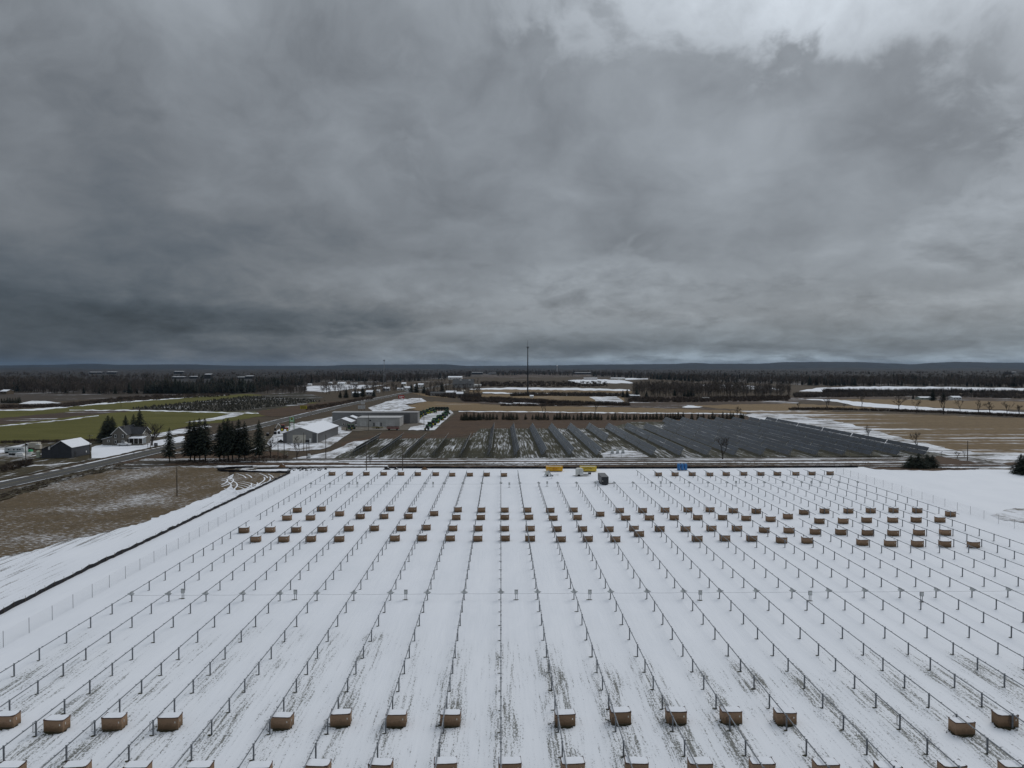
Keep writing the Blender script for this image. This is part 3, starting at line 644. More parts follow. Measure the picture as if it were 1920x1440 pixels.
# ------------------------------------------------------------------ fences
def wire_fence(x, y0, y1, label, corner=None):
    t = empty("wire_fence", (x, y0, 0)); tag(t, label, "fence")
    n = int((y1 - y0) / 4.8)
    fm = MB(); fm.tube((0, 0, -.3), (0, 0, 2.05), .032, n=6); fp = fm.mesh("fence_post", M["wire"])
    for i in range(n + 1): inst("fence_post", fp, t, (random.uniform(-.05, .05), i * 4.8, random.uniform(-.05, .05)))
    wm = MB(); L = n * 4.8
    for j in range(9): wm.box(0, L / 2, .12 + j * .23, .006, L, .006)
    for j in range(int(L / .31)): wm.box(0, j * .31, 1.04, .003, .003, 1.85)
    q = wm.build("wire_mesh", M["wire"], t); q["kind"] = "stuff"
wire_fence(-62, 60, 238, "tall woven wire fence between the silt fence and the tracker rows")
wire_fence(111, 60, 236, "tall woven wire fence beside the open snow slope")
def silt_fence(pts, label):
    t = empty("silt_fence", (pts[0][0], pts[0][1], 0)); tag(t, label, "fence")
    o = pts[0]; mb = MB(); pts2 = []
    for a, b in zip(pts, pts[1:]):
        L = math.hypot(b[0] - a[0], b[1] - a[1]); n = max(1, int(L / 1.2))
        for i in range(n): pts2.append((a[0] + (b[0] - a[0]) * i / n + random.uniform(-.12, .12), a[1] + (b[1] - a[1]) * i / n + random.uniform(-.05, .05)))
    pts2.append(pts[-1]); vs = []
    for (x, y) in pts2:
        h = random.uniform(.52, .78); lean = random.uniform(-.06, .06)
        for (dxx, z) in ((-.012, -.05), (lean - .012, h), (lean + .012, h), (.012, -.05)): vs.append((x - o[0] + dxx, y - o[1] + dxx, z))
    mb.add(vs, [(i * 4 + a, (i + 1) * 4 + a, (i + 1) * 4 + a + 1, i * 4 + a + 1) for i in range(len(pts2) - 1) for a in range(3)])
    mb.build("fabric", M["silt"], t)
    fm = MB().box(0, 0, .4, .04, .04, 1.1).mesh("stake", M["pallet"])
    for (x, y) in pts2[::2][:280]: inst("stake", fm, t, (x - o[0] + .05, y - o[1], 0))
silt_fence([(-72.5, 62), (-71.5, 90), (-70.7, 100), (-71.2, 122), (-70.6, 147), (-70.4, 170), (-69.7, 200), (-69.1, 234), (-88, 236.5), (-93.5, 238), (-95.5, 240.5), (-93.5, 244.5), (-86, 247.0)], "black silt fence curving round the corner of the stubble field")
silt_fence([(-40, 244.8), (-10, 243.6), (25, 242.8), (60, 242.6), (90, 243.6), (124, 244.2)], "black silt fence along the dirt lane behind the crates")

# ------------------------------------------------------------------ site equipment beside the lane
def dumpster(px0, px1, py, h, c, label, mark):
    X0, Y = G(px0, py); X1, _ = G(px1, py); W = X1 - X0
    t = empty("dumpster", ((X0 + X1) / 2, Y + 1.2, 0)); tag(t, label, "dumpster")
    ym = paint("yellow_" + mark, c, .5, .15); o = .12
    mb = MB(); prof = [(-W / 2 + .15, .25), (W / 2 - .15, .25), (W / 2, h), (-W / 2, h)]
    mb.prism(prof, "y", -1.15, -1.09); mb.prism(prof, "y", 1.09, 1.15)
    mb.box(-W / 2 + .09, 0, (h + .25) / 2, .06, 2.18, h - .25); mb.box(W / 2 - .09, 0, (h + .25) / 2, .06, 2.18, h - .25); mb.box(0, 0, .30, W - .3, 2.2, .1)
    mb.build("bin", ym, t)
    rb = MB()
    for i in range(9): rb.box(-W / 2 + .5 + i * (W - 1) / 8, -1.20, (h + .3) / 2, .09, .10, h - .35)
    rb.box(0, -1.19, h - .05, W, .12, .11); rb.build("side_ribs", ym, t)
    MB().box(0, 0, .14, W - .8, 1.0, .24).build("skids", M["black"], t)
    MB().box(0, 0, h - .45, W - .3, 2.1, .5).build("snow_and_scrap", M["snowcap"], t)
    mk = MB()
    if mark == "a": mk.box(.2, -1.262, h * .55, 1.6, .01, .35)
    else:
        for i in range(9): a = math.pi * (.15 + .7 * i / 8); mk.box(math.cos(a) * 1.3 - .2, -1.262, h * .45 + math.sin(a) * .5, .34, .01, .16)
    mk.build("faded_lettering", paint("mark_" + mark, (.55, .22, .02) if mark == "a" else (.22, .13, .02)), t)
dumpster(1024, 1055.5, 884.5, 1.75, (.66, .37, .03), "orange-yellow roll-off dumpster beside the white light trailer", "a")
dumpster(1088, 1119, 885, 1.80, (.62, .46, .07), "lemon-yellow roll-off dumpster behind the white tank trailer", "b")
# white tank trailer
X, Y = G(1087, 893); t = empty("tank_trailer", (X, Y + 1.1, 0)); tag(t, "white rounded generator trailer parked in front of the yellow dumpster", "trailer")
wp = paint("white_paint", (.62, .63, .60), .5)
mb = MB(); prof = [(-1.1, .55), (1.1, .55), (1.15, 1.0), (1.15, 2.0), (1.0, 2.3), (.6, 2.45), (-.6, 2.45), (-1.0, 2.3), (-1.15, 2.0), (-1.15, 1.0)]; mb.prism(prof, "y", -1.05, 1.05); mb.build("housing", wp, t)
MB().box(0, -1.058, 1.4, .05, .01, 1.7).build("door_seam", M["rim"], t); MB().box(.55, -1.06, 1.5, .7, .02, .7).build("louvre", M["galv_light"], t)
MB().box(.9, 0, .48, 4.2, 1.2, .14).box(3.0, 0, .45, 1.6, .12, .12).build("chassis", M["black"], t)
for s in (-1, 1):
    wl = MB(); wl.tube((-.2, s * .75, .32), (-.2, s * .95, .32), .33, n=12); wl.build("wheel", M["black"], t)
MB().box(3.3, 0, .75, .9, .7, .6).build("toolbox", paint("dark_steel", (.03, .03, .035)), t)
trailer_marks = MB(); trailer_marks.disc(X + .4, Y + .8, .012, 2.6, 1.3, 14, .15)
# mobile light tower, mast folded down
X, Y = G(1026, 893); t = empty("light_tower", (X, Y, 0)); tag(t, "white mobile light trailer with grey mast folded down", "light tower")
MB().box(0, 0, 1.0, 1.3, 1.2, 1.1).box(0, 0, 1.62, 1.1, 1.0, .14).build("cabinet", wp, t); MB().box(.3, 0, .40, 2.6, 1.1, .12).box(2.6, 0, .42, 2.0, .1, .1).build("chassis", M["galv"], t)
mm = MB()
for s in (-.12, .12): mm.tube((.3 + s, -.3, 2.1), (1.05 + s, -5.2, .9), .07, n=6)
for i in range(8): f = i / 8; mm.tube((.18 + .75 * f, -.3 - 4.9 * f, 2.1 - 1.2 * f), (.42 + .75 * (f + .1), -.3 - 4.9 * (f + .1), 2.1 - 1.2 * (f + .1)), .03, n=5)
mm.build("mast", M["galv"], t)
for q in ((.75, -5.3, .95), (1.35, -5.3, .95)): MB().box(*q, .4, .3, .4).build("lamp_head", M["galv"], t)
rg = MB()
for i in range(10): a = 2 * math.pi * i / 10; b = 2 * math.pi * (i + 1) / 10; rg.tube((3.4 + .35 * math.cos(a), 0, .55 + .35 * math.sin(a)), (3.4 + .35 * math.cos(b), 0, .55 + .35 * math.sin(b)), .035, n=5)
rg.build("jack_wheel", wp, t)
for s in (-1, 1): MB().tube((0, s * .6, .3), (0, s * .78, .3), .31, n=12).build("wheel", M["black"], t)
MB().box(1.1, -5.2, .30, .1, .1, .65).build("mast_rest", M["galv"], t)
# dark enclosed trailer
X, Y = G(1134.5, 909.2); t = empty("cargo_trailer", (X, Y, 0)); tag(t, "dark grey enclosed cargo trailer with ribbed sides beside the tracker rows", "trailer")
dk = paint("dark_trailer", (.042, .045, .048), .45, .12, ribs=3.0)
MB().box(0, 4.0, 1.33, 2.1, 8.0, 2.05).build("body", dk, t); MB().box(0, 4.0, 2.375, 2.14, 8.04, .05).build("roof", paint("trailer_roof", (.12, .125, .13)), t)
MB().box(-.5, -.012, 1.25, .95, .02, 1.8).build("rear_door", paint("dark_door", (.033, .035, .038)), t); MB().box(.5, -.012, 1.25, .95, .02, 1.8).build("rear_door", MATS["dark_door"], t)
MB().tube((-.72, -.03, 1.15), (-.72, -.05, 1.15), .12, n=10).build("round_sign", M["label_white"], t)
MB().box(1.9, .35, .42, 1.7, .14, .14).box(2.8, .35, .55, .35, .3, .3).build("hitch", M["black"], t)
for yy in (3.4, 4.5):
    for s in (-1, 1): MB().tube((s * .86, yy, .34), (s * 1.02, yy, .34), .34, n=12).build("wheel", M["black"], t)
MB().box(0, .1, .25, 1.6, .2, .5).build("support", M["black"], t)
trailer_marks.disc(X, Y + 3.8, .012, 1.3, 4.3, 16, .08)
tag(trailer_marks.build("dark_patches", M["dark_marks"]), "dark ground under the parked trailers", kind="stuff")  # dark discs laid on the snow beneath both trailers
# portable toilets
bl = paint("blue_plastic", (.03, .16, .42), .45, .1)
for i in range(3):
    X, Y = G(1273.5 + i * 6.4, 882.2); t = empty("portable_toilet", (X, Y + .55, 0)); tag(t, "%s blue portable toilet of the group of three by the lane, counting from the trailers" % nth(i), "portable toilet", "blue portable toilets")
    MB().box(0, 0, 1.08, .84, 1.05, 1.95).build("cabin", bl, t)
    MB().prism([(-.44, 2.05), (.44, 2.05), (.36, 2.22), (.0, 2.28), (-.36, 2.22)], "y", -.53, .53).build("roof", paint("blue_roof", (.10, .26, .50)), t)
    d = MB().box(0, -.535, 1.05, .64, .03, 1.75).build("door", paint("blue_door", (.045, .20, .47)), t); MB().box(.28, -.556, 1.05, .08, .02, .12).build("latch", M["label_white"], d)
    MB().box(0, 0, .06, .95, 1.15, .14).build("skid", M["black"], t)
# dirt piles
def pile(px, py, r, h, mat, label, snowy=False):
    X, Y = G(px, py); t = empty("dirt_pile", (X, Y + r * .6, 0)); tag(t, label, "dirt pile")
    n = 14; vs = [(0, 0, h)]; fs = []
    for j, (k, z) in enumerate(((.35, .72), (.7, .30), (1.05, -.05))):
        for i in range(n): a = 2 * math.pi * i / n; q = random.uniform(.85, 1.15); vs.append((math.cos(a) * r * k * q, math.sin(a) * r * k * .8 * q, h * z * random.uniform(.85, 1.1)))
    for i in range(n): fs.append((0, 1 + i, 1 + (i + 1) % n))
    for j in range(2):
        for i in range(n): a = 1 + j * n + i; b = 1 + j * n + (i + 1) % n; fs.append((a, a + n, b + n, b))
    MB().add(vs, fs).build("heap", mat, t)
    if snowy:
        vs2 = [(x * .6 + .2, y * .6 + .15, z + .09) for (x, y, z) in vs[:1 + 2 * n]]; MB().add(vs2, [f for f in fs if max(f) < 1 + 2 * n]).build("snow_cap", M["snowcap"], t)
brown = pmat("brown_earth", (.13, .075, .04), .95, var=.3, scale=2); darke = pmat("dark_earth", (.035, .033, .03), .95, var=.4, scale=2)
pile(527, 876.5, 1.7, 1.1, brown, "brown dirt pile near the corner of the silt fence", True)
pile(725, 881, 1.3, 1.0, darke, "dark earth heap half covered in snow behind the crates", True)
pile(795.5, 881, 1.2, 1.0, brown, "small rust-brown dirt pile behind the crates")
pile(742, 880.5, .9, .6, darke, "low grey heap between the dark earth heap and a pole", True)
deb = MB()
for i in range(46): X, Y = G(random.uniform(538, 612), random.uniform(877.5, 883)); deb.box(X, Y, .10, random.uniform(.3, 1.0), random.uniform(.2, .5), random.uniform(.1, .3), random.uniform(0, 3))
tag(deb.build("scattered_clods", darke), "loose dark clods of earth strewn in snow by the dirt pile", kind="stuff")

# ------------------------------------------------------------------ the older solar field
def solar(idx, y0, y1, label):
    x = -4.5 + idx * 10.7; t = empty("solar_row", (x, y0, 0)); tag(t, label, "solar row", "dark solar rows")
    tilt = R(55 + random.uniform(-2.5, 2.5)); cz = 1.95; hw = 1.76; ct, st = math.cos(tilt), math.sin(tilt); L = y1 - y0
    y = 0.0; tb = 0; bk = MB()
    while y < L - 2:
        ln = min(30.2, L - y); m = MB(); n = int(ln / 1.06)
        for i in range(n):
            for (a, b) in ((-hw, -.07), (.07, hw)):
                ya = y + i * 1.06 + .025; yb = ya + 1.01
                q = [(a * ct, a * st + cz), (b * ct, b * st + cz)]; nx, nz = -st * .04, ct * .04
                m.add([(q[0][0], ya, q[0][1]), (q[1][0], ya, q[1][1]), (q[1][0], yb, q[1][1]), (q[0][0], yb, q[0][1]),
                       (q[0][0] + nx, ya, q[0][1] + nz), (q[1][0] + nx, ya, q[1][1] + nz), (q[1][0] + nx, yb, q[1][1] + nz), (q[0][0] + nx, yb, q[0][1] + nz)],
                      [(0, 3, 2, 1), (4, 5, 6, 7), (0, 1, 5, 4), (1, 2, 6, 5), (2, 3, 7, 6), (3, 0, 4, 7)])
        o = m.build("module_table", M["module"], t); o["kind"] = "stuff"
        for i in range(int(ln / 4) + 1): bk.tube((-1.4 * ct, y + i * 4, -1.4 * st + cz - .09), (1.4 * ct, y + i * 4, 1.4 * st + cz - .09), .05, n=4)
        y += ln + .4; tb += 1
    bk.build("rails", M["galv"], t)["kind"] = "stuff"
    MB().tube((hw * ct + .02, 0, hw * st + cz + .03), (hw * ct + .02, L, hw * st + cz + .03), .035, n=4).build("edge_rail", M["galv_light"], t)
    MB().tube((0, 0, cz - .16), (0, L, cz - .16), .08, n=6).build("torque_tube", M["galv"], t)
    pp = SP
    for i in range(int(L / 8) + 1): inst("post", pp, t, (0, .4 + i * 8, 0))
SP = MB().box(0, 0, .65, .14, .12, 1.95).mesh("post", M["galv"])
BR = MB().tube((0, 0, .1), (.95, 0, 2.4), .05, n=5).mesh("brace", M["galv"])
BARE_SHADE = gmat("bare_shade_strip", (0.034, 0.035, 0.021), (0.062, 0.058, 0.036), snow=0.10, streak=(1.3, 0.06), patch=0.05, speck=1.2)  # grass with little snow, darkened to paint the shade under each solar row
for i in range(-5, 17):
    y0, y1 = (275, 340) if i < 0 else (275, 400) if i < 10 else (275, 446)
    if i == 5: y0 = 327
    if i == -5: y0 = 281
    zk = ZL[0]; ZL[0] = -0.02; xs = -4.5 + i * 10.7 - .2; sheet("bare_shade_strip", [(xs - 1.9, y0 - .5), (xs + 1.7, y0 - .5), (xs + 1.7, y1 + .6), (xs - 1.9, y1 + .6)], BARE_SHADE, pixels=False, jit=.12, step=1.5); ZL[0] = zk
    solar(i, y0, y1, "%s dark solar row counting from the tan warehouse side of the older array" % nth(i + 5))
for (px, py) in ((1148, 850), (1158, 850), (1168, 849.5)):
    X, Y = G(px, py); t = empty("inverter_cabinet", (X, Y, 0)); tag(t, "pale inverter cabinet on the snow beside the short solar row", "electrical box", "inverter cabinets")
    MB().box(0, 0, .95, 1.1, .6, 1.5).build("cabinet", M["galv_light"], t); MB().box(0, 0, .05, 1.3, .9, .5).build("plinth", M["enclosure"], t)
def small_fence():
    t = empty("wire_fence", (-62, 272, 0)); tag(t, "grey wire fence round the older solar array", "fence"); pts = [(0, 0), (15, 30), (23, 74)]
    fp = MB().tube((0, 0, -.3), (0, 0, 1.9), .04, n=5).mesh("fence_post", M["wire"])
    pts = [(230, 4), (150, .5), (75, -.4), (0, 0), (15, 30), (23, 74), (48, 77)]
    wm = MB()
    for a, b in zip(pts, pts[1:]):
        L = math.hypot(b[0] - a[0], b[1] - a[1]); n = int(L / 4)
        for i in range(n): inst("fence_post", fp, t, (a[0] + (b[0] - a[0]) * i / n, a[1] + (b[1] - a[1]) * i / n, 0))
        for z in (.1, .4, .7, 1.0, 1.3, 1.6, 1.85): wm.tube((a[0], a[1], z), (b[0], b[1], z), .012, n=3, cap=False)
    wm.build("wire_mesh", M["wire"], t)["kind"] = "stuff"
small_fence()

# ------------------------------------------------------------------ poles and masts
def pole(px, py, top, label, arm=False, lamp=False, r=.15):
    X, Y = G(px, py); h = (py - top) * math.hypot(Y, 0) / F_PX
    t = empty("utility_pole", (X, Y, 0)); tag(t, label, "utility pole")
    MB().tube((0, 0, -.4), (0, 0, h), r, r * .65, n=8).build("shaft", M["pole_wood"], t)
    if arm:
        MB().box(0, 0, h - .5, 2.2, .12, .14).build("crossarm", M["pole_wood"], t)
        for s in (-1, 1):
            for q in (.95, .45): MB().tube((s * q, 0, h - .43), (s * q, 0, h - .2), .05, n=6).build("insulator", M["galv_light"], t)
    if lamp: MB().tube((0, 0, h - .3), (-.9, 0, h - .1), .04, n=5).box(-.95, 0, h - .12, .5, .2, .1).build("lamp_arm", M["galv"], t)
for (px, py, top, lb, a, l) in [
 (332, 931, 876, "lone brown utility pole standing in the stubble field", 0, 0), (48.5, 872, 831, "thin pole beside the road opposite the camper trailer", 0, 1),
 (169, 860, 815, "utility pole with twin heads at the corner of the slate garage", 1, 0), (282, 839, 823, "short post with lamp beside the farmhouse driveway", 0, 1),
 (521.5, 862, 822, "pole nearest the spruces in the cluster by the lane", 0, 0), (533, 860, 829, "pole just left of the small bare tree by the lane", 0, 0),
 (569.5, 845, 811, "pole in front of the warehouse door", 0, 0), (575.5, 859, 833, "slim pole beside the white roadside meter box", 0, 0), (579.5, 856, 829, "slim pole behind the white roadside meter box", 0, 0),
 (611, 859.5, 815, "tall pole at the warehouse side of the snowy lot", 0, 0), (687, 882, 833, "tall pole behind the third crate along the lane", 0, 0), (755, 882, 836, "tall pole behind the fifth crate along the lane", 0, 0),
 (691, 806.5, 777, "utility pole in front of the white workshop wall", 1, 0), (795, 800, 766, "thin lamp pole between the tractors", 0, 1), (506.5, 815, 801, "thin post in the snowy lot by the loader", 0, 0),
 (1814, 863, 826, "thin lone pole beyond the pine clump", 0, 0), (787, 750, 738, "short dark pole by the tan field edge", 0, 0), (227, 764, 738, "far pole at the edge of the green field", 0, 0), (371, 740, 727, "far pale pole before the conifer wood", 0, 0)]:
    pole(px, py, top, lb, a, l, .17 if py > 855 else .14)
X, Y = G(989.5, 740); H = 68.5
t = empty("radio_mast", (X, Y, 0)); tag(t, "tall slender dark radio mast rising above the horizon", "mast")
dks = paint("dark_mast", (.03, .033, .036), .6)
MB().tube((0, 0, -.4), (0, 0, 34), .9, .7, n=8).tube((0, 0, 34), (0, 0, H - 9), .7, .45, n=8).build("shaft", dks, t); MB().tube((0, 0, H - 9), (0, 0, H), .22, .10, n=6).build("whip", dks, t)
an = MB()
for i in range(6): a = i * math.pi / 3; an.box(math.cos(a) * 1.3, math.sin(a) * 1.3, H - 9.5, .4, .4, 2.2, a)
an.tube((0, 0, H - 9.9), (0, 0, H - 9.6), 1.3, n=10); an.build("antenna_ring", M["galv"], t)
X, Y = G(720.5, 722); H = 50.5
t = empty("lattice_tower", (X, Y, 0)); tag(t, "grey lattice communication tower by the town", "mast"); lt = MB()
for i in range(3): a = i * 2.094; lt.tube((math.cos(a) * 2.2, math.sin(a) * 2.2, -.4), (math.cos(a) * .6, math.sin(a) * .6, H - 4), .20, .14, n=5)
lt.build("legs", M["enclosure"], t); br_ = MB()
for j in range(14):
    z0 = j * (H - 4) / 14; z1 = (j + 1) * (H - 4) / 14; r0 = 2.2 - 1.6 * j / 14; r1 = 2.2 - 1.6 * (j + 1) / 14
    for i in range(3): a = i * 2.094; b = a + 2.094; br_.tube((math.cos(a) * r0, math.sin(a) * r0, z0), (math.cos(b) * r1, math.sin(b) * r1, z1), .08, n=4)
br_.build("bracing", M["enclosure"], t)["kind"] = "stuff"
an = MB()
for i in range(6): a = i * math.pi / 3; an.box(math.cos(a) * 1.5, math.sin(a) * 1.5, H - 4, .4, .4, 2.4, a)
an.tube((0, 0, H - 4.2), (0, 0, H), .12, n=5).tube((0, 0, H - 4.2), (0, 0, H - 3.9), 1.5, n=8); an.build("antenna_ring", M["enclosure"], t)
X, Y = G(716.5, 713); pole(716.5, 722, 696, "thin pale pole beside the lattice tower", r=.35)
Yw = 4200.0; Xw = PX(1044.5, Yw); hz = 35 + (687.5 - 685) * Yw / F_PX
t = empty("water_tower", (Xw, Yw, 0)); tag(t, "white water tower far off against the blue hills", "water tower"); ww = paint("tower_white", (.8, .8, .8))
MB().tube((0, 0, -.4), (0, 0, hz - 5), 2.0, 1.5, n=10).build("stem", ww, t)
wt = MB()
for (z0, r0, z1, r1) in ((-7, 1.5, -4.5, 5), (-4.5, 5, -2, 5.8), (-2, 5.8, 0, 4.2), (0, 4.2, .8, .5)): wt.tube((0, 0, hz + z0), (0, 0, hz + z1), r0, r1, n=14)
wt.build("tank", ww, t)

# ------------------------------------------------------------------ buildings
def gable(name, label, x0, x1, y0, y1, eave, ridge, wall, roof, axis="y", cat="building", over=.35, windows=(), doors=(), trim=None, thick=.16):
    """gabled building; axis is the direction of the ridge. windows/doors: (side, u, z, w, h)"""
    cx, cy = (x0 + x1) / 2, (y0 + y1) / 2; W, L = x1 - x0, y1 - y0
    t = empty(name, (cx, cy, 0)); tag(t, label, cat)
    half = (W if axis == "y" else L) / 2; ln = (L if axis == "y" else W) / 2
    prof = [(-half, -.4), (half, -.4), (half, eave), (0, ridge), (-half, eave)]
    MB().prism(prof, axis, -ln, ln).build("wall", wall, t)
    sl = (ridge - eave) / half; r = MB()
    for s in (-1, 1):
        a = [(s * .0, ridge + .02), (s * (half + over), eave - sl * over + .02), (s * (half + over), eave - sl * over + thick), (0, ridge + thick)]
        r.prism(a, axis, -ln - over, ln + over)
    r.build("roof", roof, t)
    if trim:
        tm = MB()
        for e in (-1, 1):
            for s in (-1, 1):
                q = e * (ln + over + .03); p0 = (0, q, ridge + .0) if axis == "y" else (q, 0, ridge)
                p1 = (s * (half + over), q, eave - sl * over) if axis == "y" else (q, s * (half + over), eave - sl * over)
                tm.tube(p0, p1, .13, n=4)
        tm.build("fascia", trim, t)
    def panel(nm, side, u, z, w_, h_, mat, proud, child=None):
        e = {"s": (u, -L / 2 - proud, w_, .05), "n": (u, L / 2 + proud, w_, .05), "e": (W / 2 + proud, u, .05, w_), "w": (-W / 2 - proud, u, .05, w_)}[side]
        o = MB().box(e[0], e[1], z, e[2], e[3], h_).build(nm, mat, t)
        if child:
            k = {"s": (0, -.035), "n": (0, .035), "e": (.035, 0), "w": (-.035, 0)}[side]
            MB().box(e[0] + k[0], e[1] + k[1], z, e[2] * .72 if side in "sn" else .03, .03 if side in "sn" else e[3] * .72, h_ * .8).build("pane", child, o)
        return o
    for (s, u, z, w_, h_) in windows: panel("window", s, u, z, w_, h_, trim or M["label_white"], .02, paint("glass_dark", (.02, .022, .026), .15))
    for (s, u, z, w_, h_, mt) in doors: panel("door", s, u, z, w_, h_, mt, .03)
    return t
slate = paint("slate_siding", (.052, .056, .066), .6, .12, ribs=2.0); taupe = paint("taupe_siding", (.135, .125, .108), .7, .1); shingle = pmat("dark_shingle", (.040, .043, .048), .9, var=.3, scale=2)
greyw = paint("grey_metal_siding", (.25, .245, .235), .5, .08, ribs=1.6); darkw = paint("dark_grey_siding", (.115, .115, .118), .5, .1, ribs=1.6); whitew = paint("pale_workshop_siding", (.40, .40, .39), .55, .08, ribs=1.6)
white = paint("white_trim", (.72, .72, .70), .6); cream = paint("cream_wall", (.52, .49, .42), .7); snowr = M["snowcap"]
t = gable("slate_garage", "dark slate garage with snowy roof beside the road", -173, -165.2, 275.5, 288, 4.0, 6.4, slate, snowr, doors=(("e", -3.8, 1.1, 1.1, 2.3, paint("dark_grey_door", (.03, .03, .034))), ("e", 3.5, 1.2, .5, .7, white)))
MB().prism([(-7.6, -.4), (-3.905, -.4), (-3.905, 4.6), (-7.6, 3.2)], "y", -6.2, 5.0).build("lean_to_wall", slate, t)
MB().prism([(-7.9, 3.12), (-3.92, 4.66), (-3.92, 4.8), (-7.9, 3.26)], "y", -6.5, 5.3).build("lean_to_roof", shingle, t)
MB().box(-4.6, -6.24, 3.75, .75, .05, 1.3).build("white_panel", white, t); MB().box(-4.0, -6.26, 3.8, .4, .05, 1.6).build("dark_panel", M["black"], t)
X, Y = G(72, 858); t = empty("storage_tank", (X, Y, 0)); tag(t, "pale green upright tank at the end of the slate garage", "tank"); MB().tube((0, 0, .1), (0, 0, 2.4), .75, n=12).tube((0, 0, 2.4), (0, 0, 2.7), .75, .3, n=12).build("shell", paint("pale_green", (.42, .46, .36)), t); MB().box(0, 0, .0, 1.2, 1.2, .6).build("base", M["enclosure"], t)
# camper trailer and clutter
X, Y = G(27, 853); t = empty("camper_trailer", (X, Y + 1.2, 0)); tag(t, "long white camper trailer parked in the snowy yard", "camper")
MB().prism([(-3.9, .6), (3.6, .6), (3.9, 1.6), (3.5, 3.0), (-3.7, 3.0), (-3.95, 2.2)], "y", -1.2, 1.2).build("body", paint("camper_white", (.50, .53, .54)), t)
for u in (-2.2, -.2, 1.3, 2.2): MB().box(u, -1.22, 2.15, .6, .04, .5).build("window", M["black"], t)
MB().box(-.5, -1.215, 1.3, 5.5, .02, .22).build("stripe", paint("teal_stripe", (.16, .26, .27)), t); MB().box(-3.0, -1.22, .95, 1.4, .04, .6).build("hatch", M["black"], t)
for u in (-.6, .5):
    for s in (-1, 1): MB().tube((u, s * 1.0, .3), (u, s * 1.2, .3), .36, n=12).build("wheel", M["black"], t)
MB().box(0, 0, .2, 6.0, .3, .9).build("frame", M["black"], t)
def car(px, py, label, c, rz=0.0, pickup=False, L=4.8, z=0, cat="car"):
    X, Y = G(px, py); t = empty("parked_car" if cat == "car" else "pickup_truck", (X, Y + 1, z), rz); tag(t, label, cat)
    pt = paint("car_%s" % "_".join("%d" % (q * 100) for q in c), c, .35, .05); h = L / 2
    prof = [(-h, .35), (h, .35), (h, .85), (h * .92, 1.0), (h * .45, 1.05), (h * .22, 1.65), (-h * .25, 1.68), (-h * .30, 1.08), (-h, 1.05)] if pickup else [(-h, .35), (h, .35), (h, .8), (h * .55, .98), (h * .22, 1.45), (-h * .6, 1.48), (-h * .92, 1.0), (-h, .9)]
    MB().prism(prof, "x" if False else "y", -.88, .88).build("body", pt, t)
    gl = paint("glass_dark", (.02, .022, .026), .15)
    MB().box(0.0 if pickup else -h * .15, 0, 1.36, h * .4 if pickup else h * .7, 1.79, .36).build("side_windows", gl, t)
    for u in (-h * .62, h * .62):
        for s in (-1, 1):
            wl = MB().tube((u, s * .72, .1), (u, s * .92, .1), .36, n=12).build("wheel", M["black"], t); MB().tube((u, s * .925, .1), (u, s * .935, .1), .2, n=8).build("rim", M["galv_light"], wl)
            wl.location.z = .24
    for s in (-.6, .6): MB().box(h - .01, s, .75, .06, .3, .16).build("headlight", M["label_white"], t)
car(231, 836, "white pickup truck parked in front of the farmhouse", (.62, .63, .64), 0, True, 5.4, cat="pickup")
X, Y = G(53, 851); t = empty("green_tarp_cart", (X, Y + 1, 0)); tag(t, "small cart under a bright green tarp beside the camper", "cart"); MB().box(0, 0, .35, 1.8, 1.4, .9).build("bed", white, t); MB().prism([(-.95, .8), (.95, .8), (.7, 1.5), (-.5, 1.6)], "y", -.75, .75).build("tarp", paint("green_tarp", (.03, .30, .12), .6), t)
X, Y = G(58, 842); t = empty("box_truck", (X, Y + 1, 0)); tag(t, "cream box truck standing behind the green tarp cart", "truck"); MB().box(1.0, 0, 1.7, 4.0, 2.0, 2.2).build("box", cream, t); MB().box(-1.9, 0, 1.5, 1.6, 1.9, 1.9).build("cab", white, t); MB().box(-2.0, -.96, 1.9, 1.0, .04, .7).build("window", M["black"], t)
for u in (-1.8, 1.8):
    for s in (-1, 1): MB().tube((u, s * .75, .35), (u, s * .98, .35), .42, n=12).build("wheel", M["black"], t)
MB().box(0, 0, .45, 5.0, .8, .3).build("frame", M["black"], t)
for i, (px, py, lb, mt, sz) in enumerate(((38, 854.5, "snow covered boat hull beside the camper", white, (3.4, 1.6, 1.0)), (72, 842, "tan crate stack behind the slate garage", cream, (2.2, 1.6, 1.9)))):
    X, Y = G(px, py); t = empty("snowy_boat" if i == 0 else "crate_stack", (X, Y, 0)); tag(t, lb, "boat" if i == 0 else "crates")
    MB().box(0, 0, sz[2] / 2 + .1, *sz, taper=.75 if i == 0 else 1.0).build("hull" if i == 0 else "stack", mt, t); MB().box(0, 0, sz[2] + .16, sz[0] * .7, sz[1] * .7, .14).build("snow_cap", snowr, t); MB().box(0, 0, 0, sz[0] * .6, .9, .5).build("base", M["black"], t)
